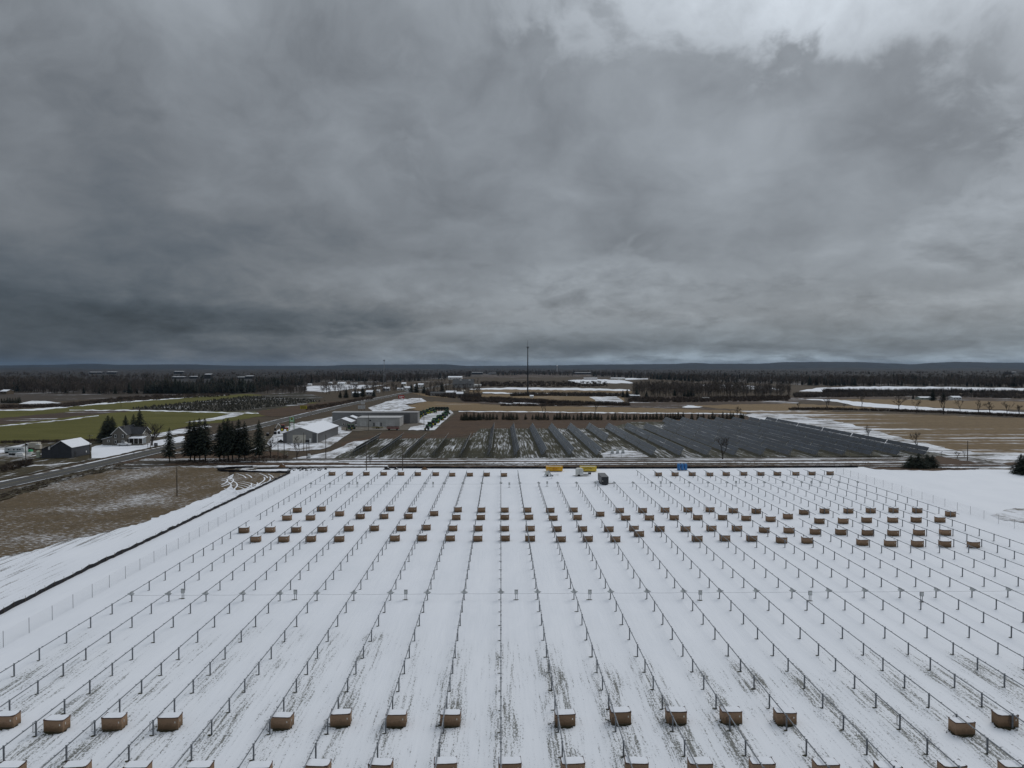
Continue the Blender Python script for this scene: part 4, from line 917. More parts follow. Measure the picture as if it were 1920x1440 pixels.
# farmhouse
t = gable("farmhouse", "two-storey taupe farmhouse with dark shingle roof and white trim", -173.4, -166.8, 319, 331, 5.0, 8.2, taupe, shingle, "y", "house", trim=white, thick=.14,
          windows=(("s", -1.7, 4.0, .85, 1.5), ("s", 1.6, 4.0, .85, 1.5), ("s", -1.6, 1.5, .85, 1.5), ("s", 1.7, 1.6, 1.1, 1.3), ("e", -3.6, 4.0, .8, 1.4)))
for (u, z) in ((-1.7, 4.0), (1.6, 4.0), (-1.6, 1.5)):
    for s in (-1, 1): MB().box(u + s * .66, -6.03, z, .36, .05, 1.5).build("shutter", M["black"], t)
MB().prism([(-1.9, -.4), (5.5, -.4), (5.5, 4.9), (1.8, 7.4), (-1.9, 4.9)], "x", 3.31, 8.2).build("wing_wall", taupe, t)
rw = MB()
for s in (-1, 1): rw.prism([(1.8, 7.42), (1.8 + s * 4.1, 4.63), (1.8 + s * 4.1, 4.78), (1.8, 7.57)], "x", 1.0, 8.6)
rw.build("wing_roof", shingle, t)
ft = MB()
for s in (-1, 1): ft.tube((8.65, 1.8, 7.45), (8.65, 1.8 + s * 4.1, 4.68), .13, n=4)
ft.build("wing_fascia", white, t)
for (u, z) in ((.3, 3.9), (3.3, 3.9)):
    wq = MB().box(8.22, u, z, .05, .85, 1.4).build("window", white, t); MB().box(8.255, u, z, .03, .6, 1.1).build("pane", MATS["glass_dark"], wq)
MB().prism([(-8.3, -.4), (-3.305, -.4), (-3.305, 3.8), (-8.3, 2.5)], "y", -4.5, 4.0).build("lean_to_wall", taupe, t)
MB().prism([(-8.7, 2.4), (-3.31, 3.82), (-3.31, 3.98), (-8.7, 2.56)], "y", -4.8, 4.3).build("lean_to_roof", snowr, t)
wq = MB().box(-5.6, -4.52, 1.7, 1.1, .05, .9).build("window", white, t); MB().box(-5.6, -4.55, 1.7, .7, .03, .6).build("pane", MATS["glass_dark"], wq)
pr = MB().prism([(-5.4, 2.9), (-1.91, 3.5), (-1.91, 3.65), (-5.4, 3.05)], "x", 3.6, 10.2).build("porch_roof", snowr, t)
for u in (3.9, 6.0, 8.0, 9.9): MB().box(u, -5.2, 1.3, .16, .16, 3.2).build("porch_post", white, t)
MB().box(6.9, -3.7, .1, 6.4, 3.3, .8).build("porch_floor", taupe, t); MB().box(9.9, -3.6, 1.7, .1, 3.0, 2.4).build("porch_screen", paint("screen_grey", (.22, .24, .25)), t)
MB().box(1.0, -4.0, 8.2, .5, .5, 1.0).build("chimney", taupe, t)
gable("garden_shed", "small taupe shed with dark roof under the farmhouse trees", -186.5, -181.5, 331, 336, 2.4, 3.8, taupe, shingle, "x", "shed")
X, Y = G(292, 836); t = empty("parked_cart", (X, Y, 0)); tag(t, "small dark covered cart beside the farmhouse drive", "cart"); MB().prism([(-.7, .5), (.7, .5), (.6, 1.2), (-.5, 1.25)], "y", -.5, .5).build("body", M["black"], t)
for s in (-1, 1): MB().tube((s * .4, -.5, .1), (s * .4, .5, .1), .3, n=10).build("wheel", M["black"], t)
X, Y = G(277, 838); t = empty("mailbox", (X, Y, 0)); tag(t, "mailbox on a post at the farmhouse drive", "mailbox"); MB().box(0, 0, .4, .12, .12, 1.4).build("post", M["pole_wood"], t); MB().prism([(-.18, 1.1), (.18, 1.1), (.18, 1.35), (0, 1.5), (-.18, 1.35)], "y", -.35, .35).build("box", M["black"], t)
X, Y = G(251, 854); t = empty("mailbox", (X, Y, 0)); tag(t, "mailbox on a post at the near road edge", "mailbox"); MB().box(0, 0, .4, .12, .12, 1.4).build("post", M["pole_wood"], t); MB().prism([(-.18, 1.1), (.18, 1.1), (.18, 1.35), (0, 1.5), (-.18, 1.35)], "y", -.35, .35).build("box", M["black"], t)
# warehouse of the machinery dealer
t = gable("warehouse", "large grey metal warehouse with wide snow-covered roof", -100.2, -84.5, 328, 370, 4.35, 7.0, greyw, snowr, "y", "warehouse", .4,
          doors=(("s", -.4, 1.75, 6.0, 3.7, cream), ("s", 4.6, 1.0, .9, 2.0, white)))
MB().box(-7.0, -21.02, 2.1, 1.7, .05, 4.4).build("corner_panel", darkw, t); MB().box(6.6, -21.02, 2.2, 2.0, .05, 4.2).build("corner_panel", darkw, t); MB().box(7.865, 0, 1.95, .04, 41.6, 4.2).build("side_cladding", darkw, t); MB().box(7.84, -21.03, 2.0, .3, .08, 4.6).build("corner_trim", white, t)
gable("dealer_cottage", "low grey showroom with snowy roof next to the white workshop", -98.8, -88.2, 418, 430, 2.5, 4.5, greyw, snowr, "y", "building", .5, windows=(("s", 1.2, 1.3, 1.1, 1.1), ("s", 3.6, 1.2, 1.0, 1.2)))
gable("dealer_annex", "second small snowy-roofed annex behind the low showroom", -97, -86.5, 433, 441, 3.0, 4.9, greyw, snowr, "y", "building", .4)
t = empty("workshop", (-71.5, 426, 0)); tag(t, "pale flat-roofed workshop with wide overhead doors", "workshop")
MB().box(-.4, 0, 2.3, 25.0, 16, 5.4).build("wall", whitew, t); MB().box(-.4, 0, 5.06, 25.4, 16.4, .14).build("roof", paint("metal_roof", (.45, .45, .45)), t)
for (u, z, w_, h_) in ((-9.3, 1.6, 3.6, 3.2), (6.6, 1.7, 5.2, 3.4), (-.9, 1.2, 2.2, 2.4)): MB().box(u, -8.03, z, w_, .06, h_).build("overhead_door", paint("door_white", (.50, .50, .49)), t)
wq = MB().box(-5.2, -8.03, 3.4, 1.0, .06, .8).build("window", M["black"], t)
for u in (1.2, -3.0): MB().box(u, -8.03, 1.1, .9, .06, 2.1).build("door", darkw, t)
MB().box(12.12, 2.0, 1.6, .06, 3.5, 3.2).build("overhead_door", MATS["door_white"], t)
t = empty("long_shed", (-78.5, 450, 0)); tag(t, "long grey metal shed behind the pale workshop", "building")
MB().box(0, 0, 3.0, 53, 12, 6.8).build("wall", paint("long_shed_siding", (.19, .19, .19), .5, .08, ribs=1.6), t); MB().prism([(-6.3, 6.36), (6.3, 6.36), (6.3, 6.5), (0, 6.9), (-6.3, 6.5)], "x", -26.8, 26.8).build("roof", paint("long_roof", (.33, .33, .33)), t)
MB().box(24.1, -6.03, 3.0, 4.6, .06, 6.4).build("light_panel", greyw, t); MB().box(20.0, -6.03, 2.6, 3.6, .06, 5.4).build("sliding_door", darkw, t); MB().box(26.53, 0, 3.0, .06, 11.8, 6.6).build("end_cladding", greyw, t)
# dealer sign: green posts, white and green panel with a leaping animal in yellow
X, Y = G(547.3, 806); t = empty("dealer_sign", (X, Y, 0)); tag(t, "tall green and white dealer sign on two posts", "sign"); gr = paint("sign_green", (.02, .16, .04), .4)
for s in (-1.2, 1.2): MB().box(s, 0, 3.4, .28, .28, 7.6).build("post", gr, t)
pn = MB().box(0, -.16, 5.9, 2.2, .10, 2.6).build("panel", paint("sign_pale_green", (.42, .60, .42)), t); MB().box(0, -.23, 6.2, 1.3, .04, 1.3).build("emblem_ground", paint("sign_dark_green", (.008, .05, .018)), pn)
deer = MB(); dz_ = 6.2
deer.add([(x_ * .5, -.262, dz_ + z_ * .5) for (x_, z_) in ((-1, -.1), (-.6, .25), (.1, .2), (.45, .55), (.4, .95), (.6, .6), (.95, .45), (.6, .3), (.5, -.05), (.9, -.5), (.35, -.15), (-.4, -.1), (-.9, -.6))], [tuple(range(13))]); deer.build("emblem", paint("sign_yellow", (.75, .62, .04)), pn)
MB().box(0, -.20, 3.2, 2.0, .08, 1.2).build("lower_panel", white, t)
# machines
def tractor_proto(c, cw, name, label, grp, loc, rz, s=1.0):
    t = empty(name, loc, rz); tag(t, label, "tractor", grp); t.scale = (s, s, s); pt = paint("machine_%s" % name + "%d" % int(c[0] * 100), c, .4)
    MB().prism([(-1.6, .8), (1.9, .8), (1.95, 1.5), (.2, 1.65), (-1.6, 1.3)], "y", -.42, .42).build("hood", pt, t)
    MB().prism([(-1.5, 1.3), (.2, 1.3), (.05, 2.7), (-1.3, 2.7)], "y", -.7, .7).build("cab", paint("cab_glass", (.03, .035, .04), .2), t); MB().box(-.65, 0, 2.76, 1.7, 1.6, .14).build("cab_roof", pt, t)
    for (u, r, wd) in ((-.95, .85, .5), (1.4, .58, .36)):
        for q in (-1, 1):
            wl = MB().tube((u, q * .8, r - .1), (u, q * (.8 + wd), r - .1), r, n=14).build("wheel", M["black"], t); MB().tube((u, q * (.8 + wd), r - .1), (u, q * (.82 + wd), r - .1), r * .55, n=10).build("rim", paint("rim_%d" % int(cw[1] * 100), cw), wl)
    return t
green = (.025, .13, .03); yel = (.62, .50, .04)
spots = [(783 + i * 5.6, 783 - i * 3.0 + 1.5) for i in range(6)] + [(800 + i * 5.2, 806 - i * 4.2) for i in range(8)] + [(808 + i * 5.4, 800 - i * 4.0) for i in range(7)] + [(790 + i * 6, 777 - i * .9) for i in range(5)] + [(606.0 + 48, 806.5), (660, 804.5)]
tp = None
for i, (px, py) in enumerate(spots):
    X, Y = G(px, py); lb = "green tractor with yellow wheels parked in the dealer's yard" if i < 26 else "green tractor parked between the warehouse and the low showroom"
    if tp is None: tp = tractor_proto(green, yel, "tractor", lb, "tractors in the dealer yard", (X, Y, 0), 0); o = tp
    else: o = copy_tree(tp); o.location = (X, Y, 0)
    o["label"] = lb; o.rotation_euler = (0, 0, random.choice((.4, 1.9, -1.2, 2.6)) + random.uniform(-.3, .3)); k = random.uniform(.9, 1.25); o.scale = (k, k, k)
for i, (px, py) in enumerate(((787, 780), (793, 777.5), (800, 775.5), (806, 774))):
    X, Y = G(px, py); t = empty("harvester_head", (X, Y - 3, 0), random.uniform(-.3, .3)); tag(t, "yellow harvester header resting beside the long shed", "farm machine", "yellow harvester headers"); MB().prism([(-.7, .2), (.8, .2), (.3, .9), (-.6, 1.3)], "x", -2.4, 2.4).build("frame", paint("header_yellow", (.36, .34, .03)), t); MB().tube((-2.3, .9, .6), (2.3, .9, .6), .35, n=8).build("reel", M["black"], t); MB().box(0, 0, 0, 4.0, .6, .5).build("stand", M["black"], t)
for i in range(5):
    X, Y = G(818 + i * 5.2, 769.5); t = empty("round_baler", (X, Y, 0)); tag(t, "dark boxy farm implement in the line at the back of the yard", "farm machine", "dark implements behind the yard"); MB().prism([(-1.3, .5), (1.2, .5), (1.4, 1.8), (.6, 2.9), (-.9, 2.8), (-1.4, 1.6)], "y", -1.0, 1.0).build("body", paint("dark_implement", (.02, .03, .024)), t)
    for s in (-1, 1): MB().tube((0, s * 1.0, .3), (0, s * 1.3, .3), .5, n=10).build("wheel", M["black"], t)
X, Y = G(736.5, 806); t = empty("hay_wagon", (X, Y + 1.2, 0)); tag(t, "dark red flatbed farm wagon in front of the workshop", "wagon"); rd = paint("wagon_red", (.13, .022, .022), .6)
MB().box(0, 0, .75, 6.8, 2.2, .25).build("bed", rd, t)
for i in range(8): MB().box(-3.3 + i * .94, -1.08, 1.35, .12, .06, 1.1).build("stake", rd, t)
for z in (1.1, 1.5, 1.85): MB().box(0, -1.12, z, 6.8, .04, .22).build("side_board", rd, t)
for u in (-2.2, 2.2):
    for s in (-1, 1): MB().tube((u, s * .8, .25), (u, s * 1.05, .25), .42, n=10).build("wheel", M["black"], t)
X, Y = G(708, 803); t = empty("flatbed_trailer", (X, Y, 0)); tag(t, "low olive-yellow trailer left of the red wagon", "trailer"); MB().box(0, 0, .55, 6.5, 2.0, .2).box(0, -1.0, .8, 6.5, .06, .3).build("bed", paint("olive_yellow", (.22, .19, .07)), t)
for u in (-.5, .6):
    for s in (-1, 1): MB().tube((u, s * .85, .2), (u, s * 1.05, .2), .36, n=10).build("wheel", M["black"], t)
X, Y = G(533, 808); t = tractor_proto((.30, .05, .03), (.5, .5, .5), "loader", "red and white tracked loader in the snowy lot behind the warehouse", None, (X, Y, 0), .3, 1.2); t["category"] = "loader"
bm_ = MB(); bm_.tube((-1.0, 0, 1.6), (-2.6, 0, 3.4), .2, n=6).tube((-2.6, 0, 3.4), (-3.8, 0, 1.2), .15, n=6); bm_.build("boom", white, t); MB().prism([(-4.4, .5), (-3.5, .4), (-3.6, 1.4), (-4.2, 1.3)], "y", -.6, .6).build("bucket", M["black"], t)
for i, (px, py, lb) in enumerate(((516, 814, "dark bin at the edge of the snowy lot"), (523, 813, "black tarp-covered heap beside the dark bin"), (502, 817, "small dark drum in the snowy lot"))):
    X, Y = G(px, py); t = empty("yard_bin", (X, Y, 0)); tag(t, lb, "bin"); MB().box(0, 0, .6, 1.3, 1.0, 1.4, taper=.9 if i != 1 else .45).build("body", M["black"], t); MB().box(0, 0, 1.36, 1.0 if i != 1 else .5, .7 if i != 1 else .35, .1).build("snow_cap", snowr, t)
X, Y = G(525, 828); pile(525, 829, 1.7, 1.2, darke, "dark heap with snowy top beside the warehouse", True)
X, Y = G(579.5, 858); t = empty("meter_box", (X, Y, 0)); tag(t, "small white utility meter box at the lane side", "electrical box"); MB().box(0, 0, .8, .9, .6, 1.3).build("cabinet", white, t); MB().box(0, 0, .05, 1.1, .8, .5).build("plinth", M["enclosure"], t)
X, Y = G(576.5, 832); t = empty("propane_tank", (X, Y, 0)); tag(t, "dark arched tank standing by the warehouse corner", "tank"); MB().tube((-.8, 0, 1.2), (.8, 0, 1.2), .6, n=12).build("shell", M["black"], t); MB().box(0, 0, .3, 1.0, .7, 1.0).build("cradle", M["enclosure"], t)
# roadside boards
def board(px0, px1, top, bot, base, mat, label, marks=None, cat="billboard", legm=None):
    X0, Y = G(px0, base); X1, _ = G(px1, base); zt = CAM_H - (top - 687.5) * Y / F_PX; zb = CAM_H - (bot - 687.5) * Y / F_PX; W = X1 - X0
    t = empty("billboard", ((X0 + X1) / 2, Y, 0)); tag(t, label, cat)
    MB().box(0, 0, (zt + zb) / 2, W, .25, zt - zb).build("panel", mat, t)
    for s in (-.38, .38): MB().box(s * W, .2, zb / 2 + .1, .22, .15, zb + 1.0).build("leg", legm or M["pole_wood"], t)
    if marks:
        mk = MB()
        for (u, v_, a, b) in marks: mk.box(u * W, -.14, zb + v_ * (zt - zb), a * W, .03, b * (zt - zb))
        mk.build("lettering", marks_m, t)
marks_m = paint("sign_ink", (.03, .03, .02))
board(563, 575.6, 760.5, 766.5, 770, paint("yellow_board", (.42, .36, .04)), "yellow roadside billboard with dark lettering left of the road", [(-.32, .65, .10, .25), (-.16, .65, .12, .25), (.04, .65, .10, .25), (.22, .65, .14, .25), (-.25, .28, .2, .2), (.02, .28, .14, .2), (.25, .28, .18, .2)])
board(671.3, 684.8, 760, 766.5, 771, paint("white_board", (.5, .5, .5)), "large white roadside billboard beside the road bend", [(-.2, .5, .02, .8), (.2, .5, .02, .8)])
board(677, 684, 753, 758, 770.5, MATS["white_board"], "smaller white panel raised above the large billboard")
marks_m = paint("sign_white_ink", (.6, .6, .58))
board(747, 758, 741, 747, 749, paint("red_board", (.36, .035, .03)), "red roadside board with white lettering near the town", [(-.25, .6, .2, .25), (.05, .6, .22, .25), (.3, .6, .14, .25), (-.1, .25, .5, .15)])
for i, (px, w_) in enumerate(((659.5, 2.2), (667, 5.0))):
    X, Y = G(px, 744); h = CAM_H - (717 - 687.5) * Y / F_PX
    t = empty("pole_sign", (X, Y, 0)); tag(t, "tall white filling station sign, the %s of the two" % ("narrow one" if i == 0 else "wide one"), "sign"); MB().tube((0, 0, -.4), (0, 0, h), .3, n=8).build("pole", M["enclosure"], t); MB().box(0, -.4, h - .8, w_, .4, 2.0).build("panel", paint("sign_white", (.85, .85, .85)), t)  # plain white paint on the sign panels
# far buildings
def far(px0, px1, base, hpx, label, wall, roof, depth=12.0, cat="building", ridge=.35, name="far_building", axis="x", win=2, sky=False):
    X0, Y = G(px0, base); X1, _ = G(px1, base); h = hpx * Y / F_PX
    t = gable(name, label, X0, X1, Y, Y + depth, h * (1 - ridge), h, wall, roof, axis, cat, .4)
    W = X1 - X0
    for i in range(win):
        u = (-.5 + (i + .5) / win) * W; wq = MB().box(u, -depth / 2 - .03, h * .35, min(1.3, W / win * .5), .06, h * .22).build("window", M["black"], t)
    if sky:
        for u in (-.12, .3): MB().box(u * W, -depth * .30, h * .90, 3.0, 1.6, 1.2).build("skylight", white, t)
    return t
brownw = paint("brown_wall", (.13, .10, .07)); gyw = paint("far_grey", (.28, .28, .28)); darkr = paint("far_dark_roof", (.045, .047, .05))
for a in [(633, 646, 722.5, 6, "long white shop by the wide snowy lot", white, snowr, 18), (615, 622, 719.5, 3, "low white house left of the long white shop", white, snowr, 10), (577, 583, 722.5, 3, "tiny white farm building at the wood edge", white, snowr, 10),
          (660, 676, 741, 6, "pale filling station under the tall white signs", gyw, snowr, 12), (686, 698, 741, 9, "grey house among the town spruces", gyw, snowr, 10), (706, 711, 735, 4, "small white house beside the road into town", white, snowr, 9),
          (718, 730, 733, 7, "grey town house with snowy roof near the lattice tower", gyw, snowr, 10), (744.5, 756, 731.5, 4, "low white town house by the road", white, snowr, 10), (757, 769, 732.5, 8, "white two-storey town house with snowy roof", white, snowr, 10),
          (753, 761, 724, 7, "cream town house behind the white one", cream, snowr, 10), (776, 780, 729, 8, "narrow white house between dark spruces", white, snowr, 8), (784, 794, 726, 7, "white house with pale roof behind the town spruces", white, snowr, 10),
          (807, 834, 742, 7, "long grey house with dark roof beside the tan field", gyw, darkr, 12), (836, 855, 741, 8, "long house with snow-covered roof beside the grey one", gyw, snowr, 12), (856, 868, 744, 9, "snow-roofed shed at the end of the street", gyw, snowr, 10),
          (866, 872, 737, 6, "round-fronted cream hut behind the snowy shed", cream, cream, 6), (848.5, 888, 727, 16, "huge dark-roofed hall with two white skylights", gyw, darkr, 30), (888, 902, 725, 4.5, "white lorry trailer parked beside the dark-roofed hall", white, white, 4),
          (840, 866, 711.5, 6, "big white flat factory before the far wood", white, snowr, 30), (1146, 1172, 711.5, 3.2, "long pale barn on the far snow field", cream, snowr, 20), (1095, 1120, 711.5, 3, "low far barn with white roof", brownw, snowr, 16),
          (1180, 1200, 744.5, 4, "low snow-roofed building beneath the dark spruces", gyw, snowr, 14), (1726, 1750, 749, 5, "pale green farm building behind the hedge trees", paint("pale_green_wall", (.35, .40, .36)), snowr, 10), (1787, 1803, 749, 6, "white farmhouse beyond the hedge trees", white, snowr, 9),
          (0, 12, 739, 8, "white-roofed barn at the edge of the western wood", brownw, snowr, 14), (994, 1000, 746, 5, "small white equipment hut at the foot of the radio mast", white, snowr, 5), (1318, 1330, 749, 4, "small dark cabin in the heath", darkr, darkr, 6)]:
    far(*a[:7], a[7], sky=a[0] == 848.5, win=3 if a[1] - a[0] > 14 else 2, name="house" if "house" in a[4] else "far_building", ridge=.6 if a[0] == 848.5 else .35)
for (px0, px1, base, hp, lb) in ((167, 190, 699.5, 2.2, "line of pale far buildings in the western woods"), (200, 218, 699.5, 2.6, "bright far factory roof in the western woods"), (326, 344, 698, 2.0, "thin bright roof high in the western woods"), (322, 345, 709, 3.0, "white far sheds behind the conifer wood"), (355, 369, 708.5, 3.2, "pale far barn beside the white far sheds"),
                             (383, 395, 706, 5.0, "white far farm with two roofs in the woods"), (444, 462, 709.5, 3, "low pale far roof at the conifer wood"), (460, 474, 709.5, 5, "white far house cluster at the conifer wood"), (885, 905, 703.5, 4, "pale far roofs on the wooded rise"), (915, 930, 701.5, 2, "thin far white roof beside the wooded rise"), (1078, 1108, 700.5, 2, "far strip of pale roofs below the blue hills"), (1898, 1906, 700, 2.5, "tiny far white house in the eastern wood")):
    Y0 = 1900.0 if base > 704 else 3200.0; X0 = PX(px0, Y0); X1 = PX(px1, Y0); zb = CAM_H - (base - 687.5) * Y0 / F_PX; h = hp * Y0 / F_PX + max(zb, 0)
    gable("far_building", lb, X0, X1, Y0, Y0 + 30, h * .93, h, darkr, snowr, "x", "building", .5)

# ------------------------------------------------------------------ trees
def spruce_meshes(seed, h=15.0, rbase=2.6, clear=.14, gap=.0, dense=1.0, tufts=5):
    rr = random.Random(seed); tk = MB(); tk.tube((0, 0, -.4), (0, 0, h * .6), h * .016, h * .009, n=6); tk.tube((0, 0, h * .6), (0, 0, h), h * .009, .01, n=5)
    c = MB(); nw = int(h * 2.3 * dense)
    for i in range(nw):
        f = i / (nw - 1); z = h * (clear + (1 - clear) * f) - .1
        R0 = rbase * (1 - f) ** .72 * (1 if f > .12 else .62 + f * 3.0) + .10
        nb = max(4, int((8 - 3 * f) * dense)); ph = rr.uniform(0, 6.28)
        for b in range(nb):
            if rr.random() < gap * (1.25 - f): continue
            a = ph + 6.283 * b / nb + rr.uniform(-.35, .35); L = R0 * rr.uniform(.62, 1.18); dr = rr.uniform(.05, .40)
            d = Vector((math.cos(a), math.sin(a), 0)); s = Vector((-d.y, d.x, 0)); up = .30 * (1 - f) * rr.uniform(.3, 1)
            for k in range(tufts):                     # drooping needle sprays along each bough
                q = (k + .6) / tufts; p = Vector((0, 0, z)) + d * (L * q) + Vector((0, 0, -dr * L * q * q + up * q * .5)) + s * rr.uniform(-.10, .10) * L
                wd = (.16 + .20 * (1 - abs(q - .5))) * (.45 + .55 * L / 2.0) * rr.uniform(.7, 1.3); ln = L / tufts * rr.uniform(1.2, 2.0)
                e = p + d * ln + Vector((0, 0, -ln * rr.uniform(.05, .6)))
                c.add([p - s * wd + Vector((0, 0, rr.uniform(-.18, .02))), p + d * (ln * .2) + Vector((0, 0, rr.uniform(.05, .16))), p + s * wd + Vector((0, 0, rr.uniform(-.18, .02))), e], [(0, 1, 3), (1, 2, 3)])
    return tk, c
def bare_meshes(seed, h=9.0, spread=.62, levels=4, split=3, tr=.022, rmin=.02):
    rr = random.Random(seed); tk = MB(); c = MB()
    def grow(p, d, L, r, lv):
        e = p + d * L; (tk if lv == 0 else c).tube(p, e, r, r * .62, n=5 if lv < 2 else 3, cap=False)
        if lv >= levels: return
        n = split + (1 if lv == 0 else 0) + rr.choice((0, 1))
        for i in range(n):
            ax = Vector((rr.uniform(-1, 1), rr.uniform(-1, 1), rr.uniform(-.35, .6))).normalized()
            nd = (d * (1 - spread * .5) + ax * spread + Vector((0, 0, .22))).normalized()
            grow(p + d * L * rr.uniform(.5, 1.0), nd, L * rr.uniform(.58, .86), max(r * .50, rmin), lv + 1)
    grow(Vector((0, 0, -.4)), Vector((rr.uniform(-.05, .05), rr.uniform(-.05, .05), 1)).normalized(), h * .24, h * tr, 0)
    return tk, c
def mk(pair, tm, cm): return pair[0].mesh("trunk", tm), pair[1].mesh("crown", cm)
def plant(name, px, py, meshes, hreal, hmesh, label, cat, group=None, wide=1.0, rz=None):
    X, Y = G(px, py); hmesh = max(v_.co.z for v_ in meshes[1].vertices); s = hreal / hmesh; t = empty(name, (X, Y, 0), random.uniform(0, 6.28) if rz is None else rz); t.scale = (s * wide, s * wide, s); tag(t, label, cat, group)
    inst("trunk", meshes[0], t); inst("crown", meshes[1], t); return t
SPR = [mk(spruce_meshes(s, 15, 3.5, .17, .16, 1.15, 6), M["bark"], M["needle"]) for s in (1, 2, 3, 4)]
SPD = [mk(spruce_meshes(s, 15, 4.2, .04, .02, 1.25, 6), M["bark"], M["needle"]) for s in (11, 12, 13)]
YSP = [mk(spruce_meshes(s, 4, 1.15, .03, .0, 1.4, 3), M["bark"], M["needle_y"]) for s in (21, 22, 23, 24)]
PIN = [mk(spruce_meshes(s, 15, 7.5, .05, .05, 1.2, 7), M["bark"], M["needle"]) for s in (51, 52, 53)]
BARF = [mk(bare_meshes(s, 9.0, .55, 5, 2, .018, .030), M["bark"], M["twig"]) for s in (41, 42, 43, 44, 45)]
BAR = [mk(bare_meshes(s, 9.0), M["bark"], M["twig"]) for s in (31, 32, 33, 34, 35)]
def hpx(py, top): Y = G(900, py)[1]; return (py - top) * Y / F_PX
row = [(318, 866, 801), (357, 865, 787), (365, 864, 786), (374.5, 864, 783), (385, 865, 783), (412, 864, 795), (420, 864, 785), (428, 864, 783), (436, 865, 789.5), (448, 864, 785), (459, 864, 789), (486, 864.5, 787)]
for i, (px, py, tp_) in enumerate(row):
    lb = "dark spruce standing alone nearest the farmhouse drive" if i == 0 else "dark spruce at the warehouse end of the spruce row" if i == 11 else "%s dark spruce of the roadside row, counting from the lone spruce" % nth(i - 1)
    plant("spruce_tree", px, py, SPR[i % 4], hpx(py, tp_), 15, lb, "spruce", "spruces along the lane", 1.0 if i in (0, 11) else 1.12)
for i, (px, py, tp_, wd, lb) in enumerate(((203, 829, 778, 1.35, "broad dark evergreen left of the farmhouse"), (196, 828, 788, 1.2, "lower dark evergreen behind the garden shed"), (236, 826, 778, 1.0, "pointed spruce behind the farmhouse roof"), (251, 827, 776, 1.0, "dark evergreen beside the tallest farmhouse tree"), (262.5, 829, 767, 1.0, "tallest dark evergreen right of the farmhouse"), (211, 828, 780, 1.2, "dark evergreen between the shed and the farmhouse gable"))):
    plant("evergreen_tree", px, py, SPD[i % 3], hpx(py, tp_), 15, lb, "evergreen", "farmhouse evergreens", wd)
plant("bare_tree", 285, 835, BAR[0], hpx(835, 787), 9, "round bare tree beside the farmhouse", "tree", None, 1.2)
for i, (px, py, tp_, lb) in enumerate(((556.5, 860, 820, "small bare tree in front of the warehouse door"), (507, 858, 823, "bare tree beside the last spruce of the row"), (694, 870, 853, "leafless dark shrub beside the tall pole on the lane"), (1355, 861, 822, "thin bare tree in front of the solar rows"),
     (1720, 843, 811, "bare tree on the snow beyond the last solar row"), (1628, 828, 799, "slim bare tree behind the last solar row"), (1382, 782, 763, "lone bare tree at the corner of the tan field"),
     (1497, 768, 755, "far hedge tree, small and rounded, first from the heath"), (1550.5, 768, 748, "narrow bare hedge tree second from the heath"), (1583, 767, 756, "low bare tree on the snowy field corner"), (1616, 762, 740, "spreading bare tree on the snow strip"), (1685, 768, 743, "large bare tree with a round fork in the tan field"), (1719, 774, 749, "bare hedge tree right of the forked tree"),
     (1769, 776, 744, "tallest bare hedge tree with a double crown"), (1800, 771, 750, "pale slim bare hedge tree"), (1835, 775, 751, "bushy bare hedge tree beyond the pale slim one"), (1856, 776, 754, "low broad bare hedge tree"), (1888, 779, 754, "round bare hedge tree with a dense crown"), (1911, 780, 760, "dense bare hedge tree at the end of the hedge"),
     (1023, 772, 756, "double-stemmed bare tree on the tan strip"), (1017, 772, 757, "thin bare tree beside the double-stemmed one"), (1117, 772, 758, "dark bare bush on the tan strip"), (1808, 858, 845, "low bare bush beyond the pine clump"), (1795, 859, 847, "bare thicket beside the lone pole"), (1766, 855, 846, "small bare bush at the array corner"))):
    plant("bare_tree", px, py, (BAR if py > 863 else BARF)[i % 5], hpx(py, tp_) * 1.1, 9, lb, "tree", None, 1.15 if "round" in lb or "broad" in lb or "thicket" in lb else .95)
for i, (px, py, tp_, lb) in enumerate(((1708, 877, 853, "low pine at the array end of the pine clump"), (1722, 877, 849, "tallest low pine of the pine clump"), (1738, 876, 851, "middle low pine of the pine clump"), (1748, 876, 853, "low pine at the open-snow end of the pine clump"), (1914, 888, 850, "dark evergreen at the edge of the open snow"), (1924, 890, 846, "second dark evergreen at the edge of the open snow"))):
    plant("pine_tree", px, py, PIN[i % 3], hpx(py, tp_), 15, lb, "pine", "low dark pines", 1.5 if i < 4 else 1.0)
for i, (px, py, tp_) in enumerate(sorted(((638, 746, 733), (649, 746, 728), (666, 745, 729), (671, 745, 732), (680, 744, 724), (701, 744, 730), (771, 735, 719), (781, 736, 717), (795, 738, 722), (829, 735, 718), (755, 730, 720)))):
    plant("spruce_tree", px, py, SPD[i % 3], hpx(py, tp_), 15, "%s dark spruce from the yellow billboard among the far town houses" % nth(i), "spruce", "town spruces", 1.25)
for i, (px, py, tp_) in enumerate(sorted(((1168, 745, 731), (1176, 745, 729), (1194, 744, 728), (1212, 746, 733), (1297, 743, 723), (1284, 743, 731), (1265, 742, 729), (1290, 744, 730)))):
    plant("spruce_tree", px, py, SPD[i % 3], hpx(py, tp_), 15, "%s dark spruce from the radio mast at the front of the bare wood" % nth(i), "spruce", "spruces before the bare wood", 1.3)
for i, (px, py, tp_) in enumerate(sorted(((1749, 751, 729), (1769, 751, 735), (1821, 737, 727), (1712, 748, 739), (1842, 737, 730)))):
    plant("spruce_tree", px, py, SPD[i % 3], hpx(py, tp_), 15, "%s dark spruce from the bare wood around the far eastern farm" % nth(i), "spruce", "spruces at the far farm", 1.2)
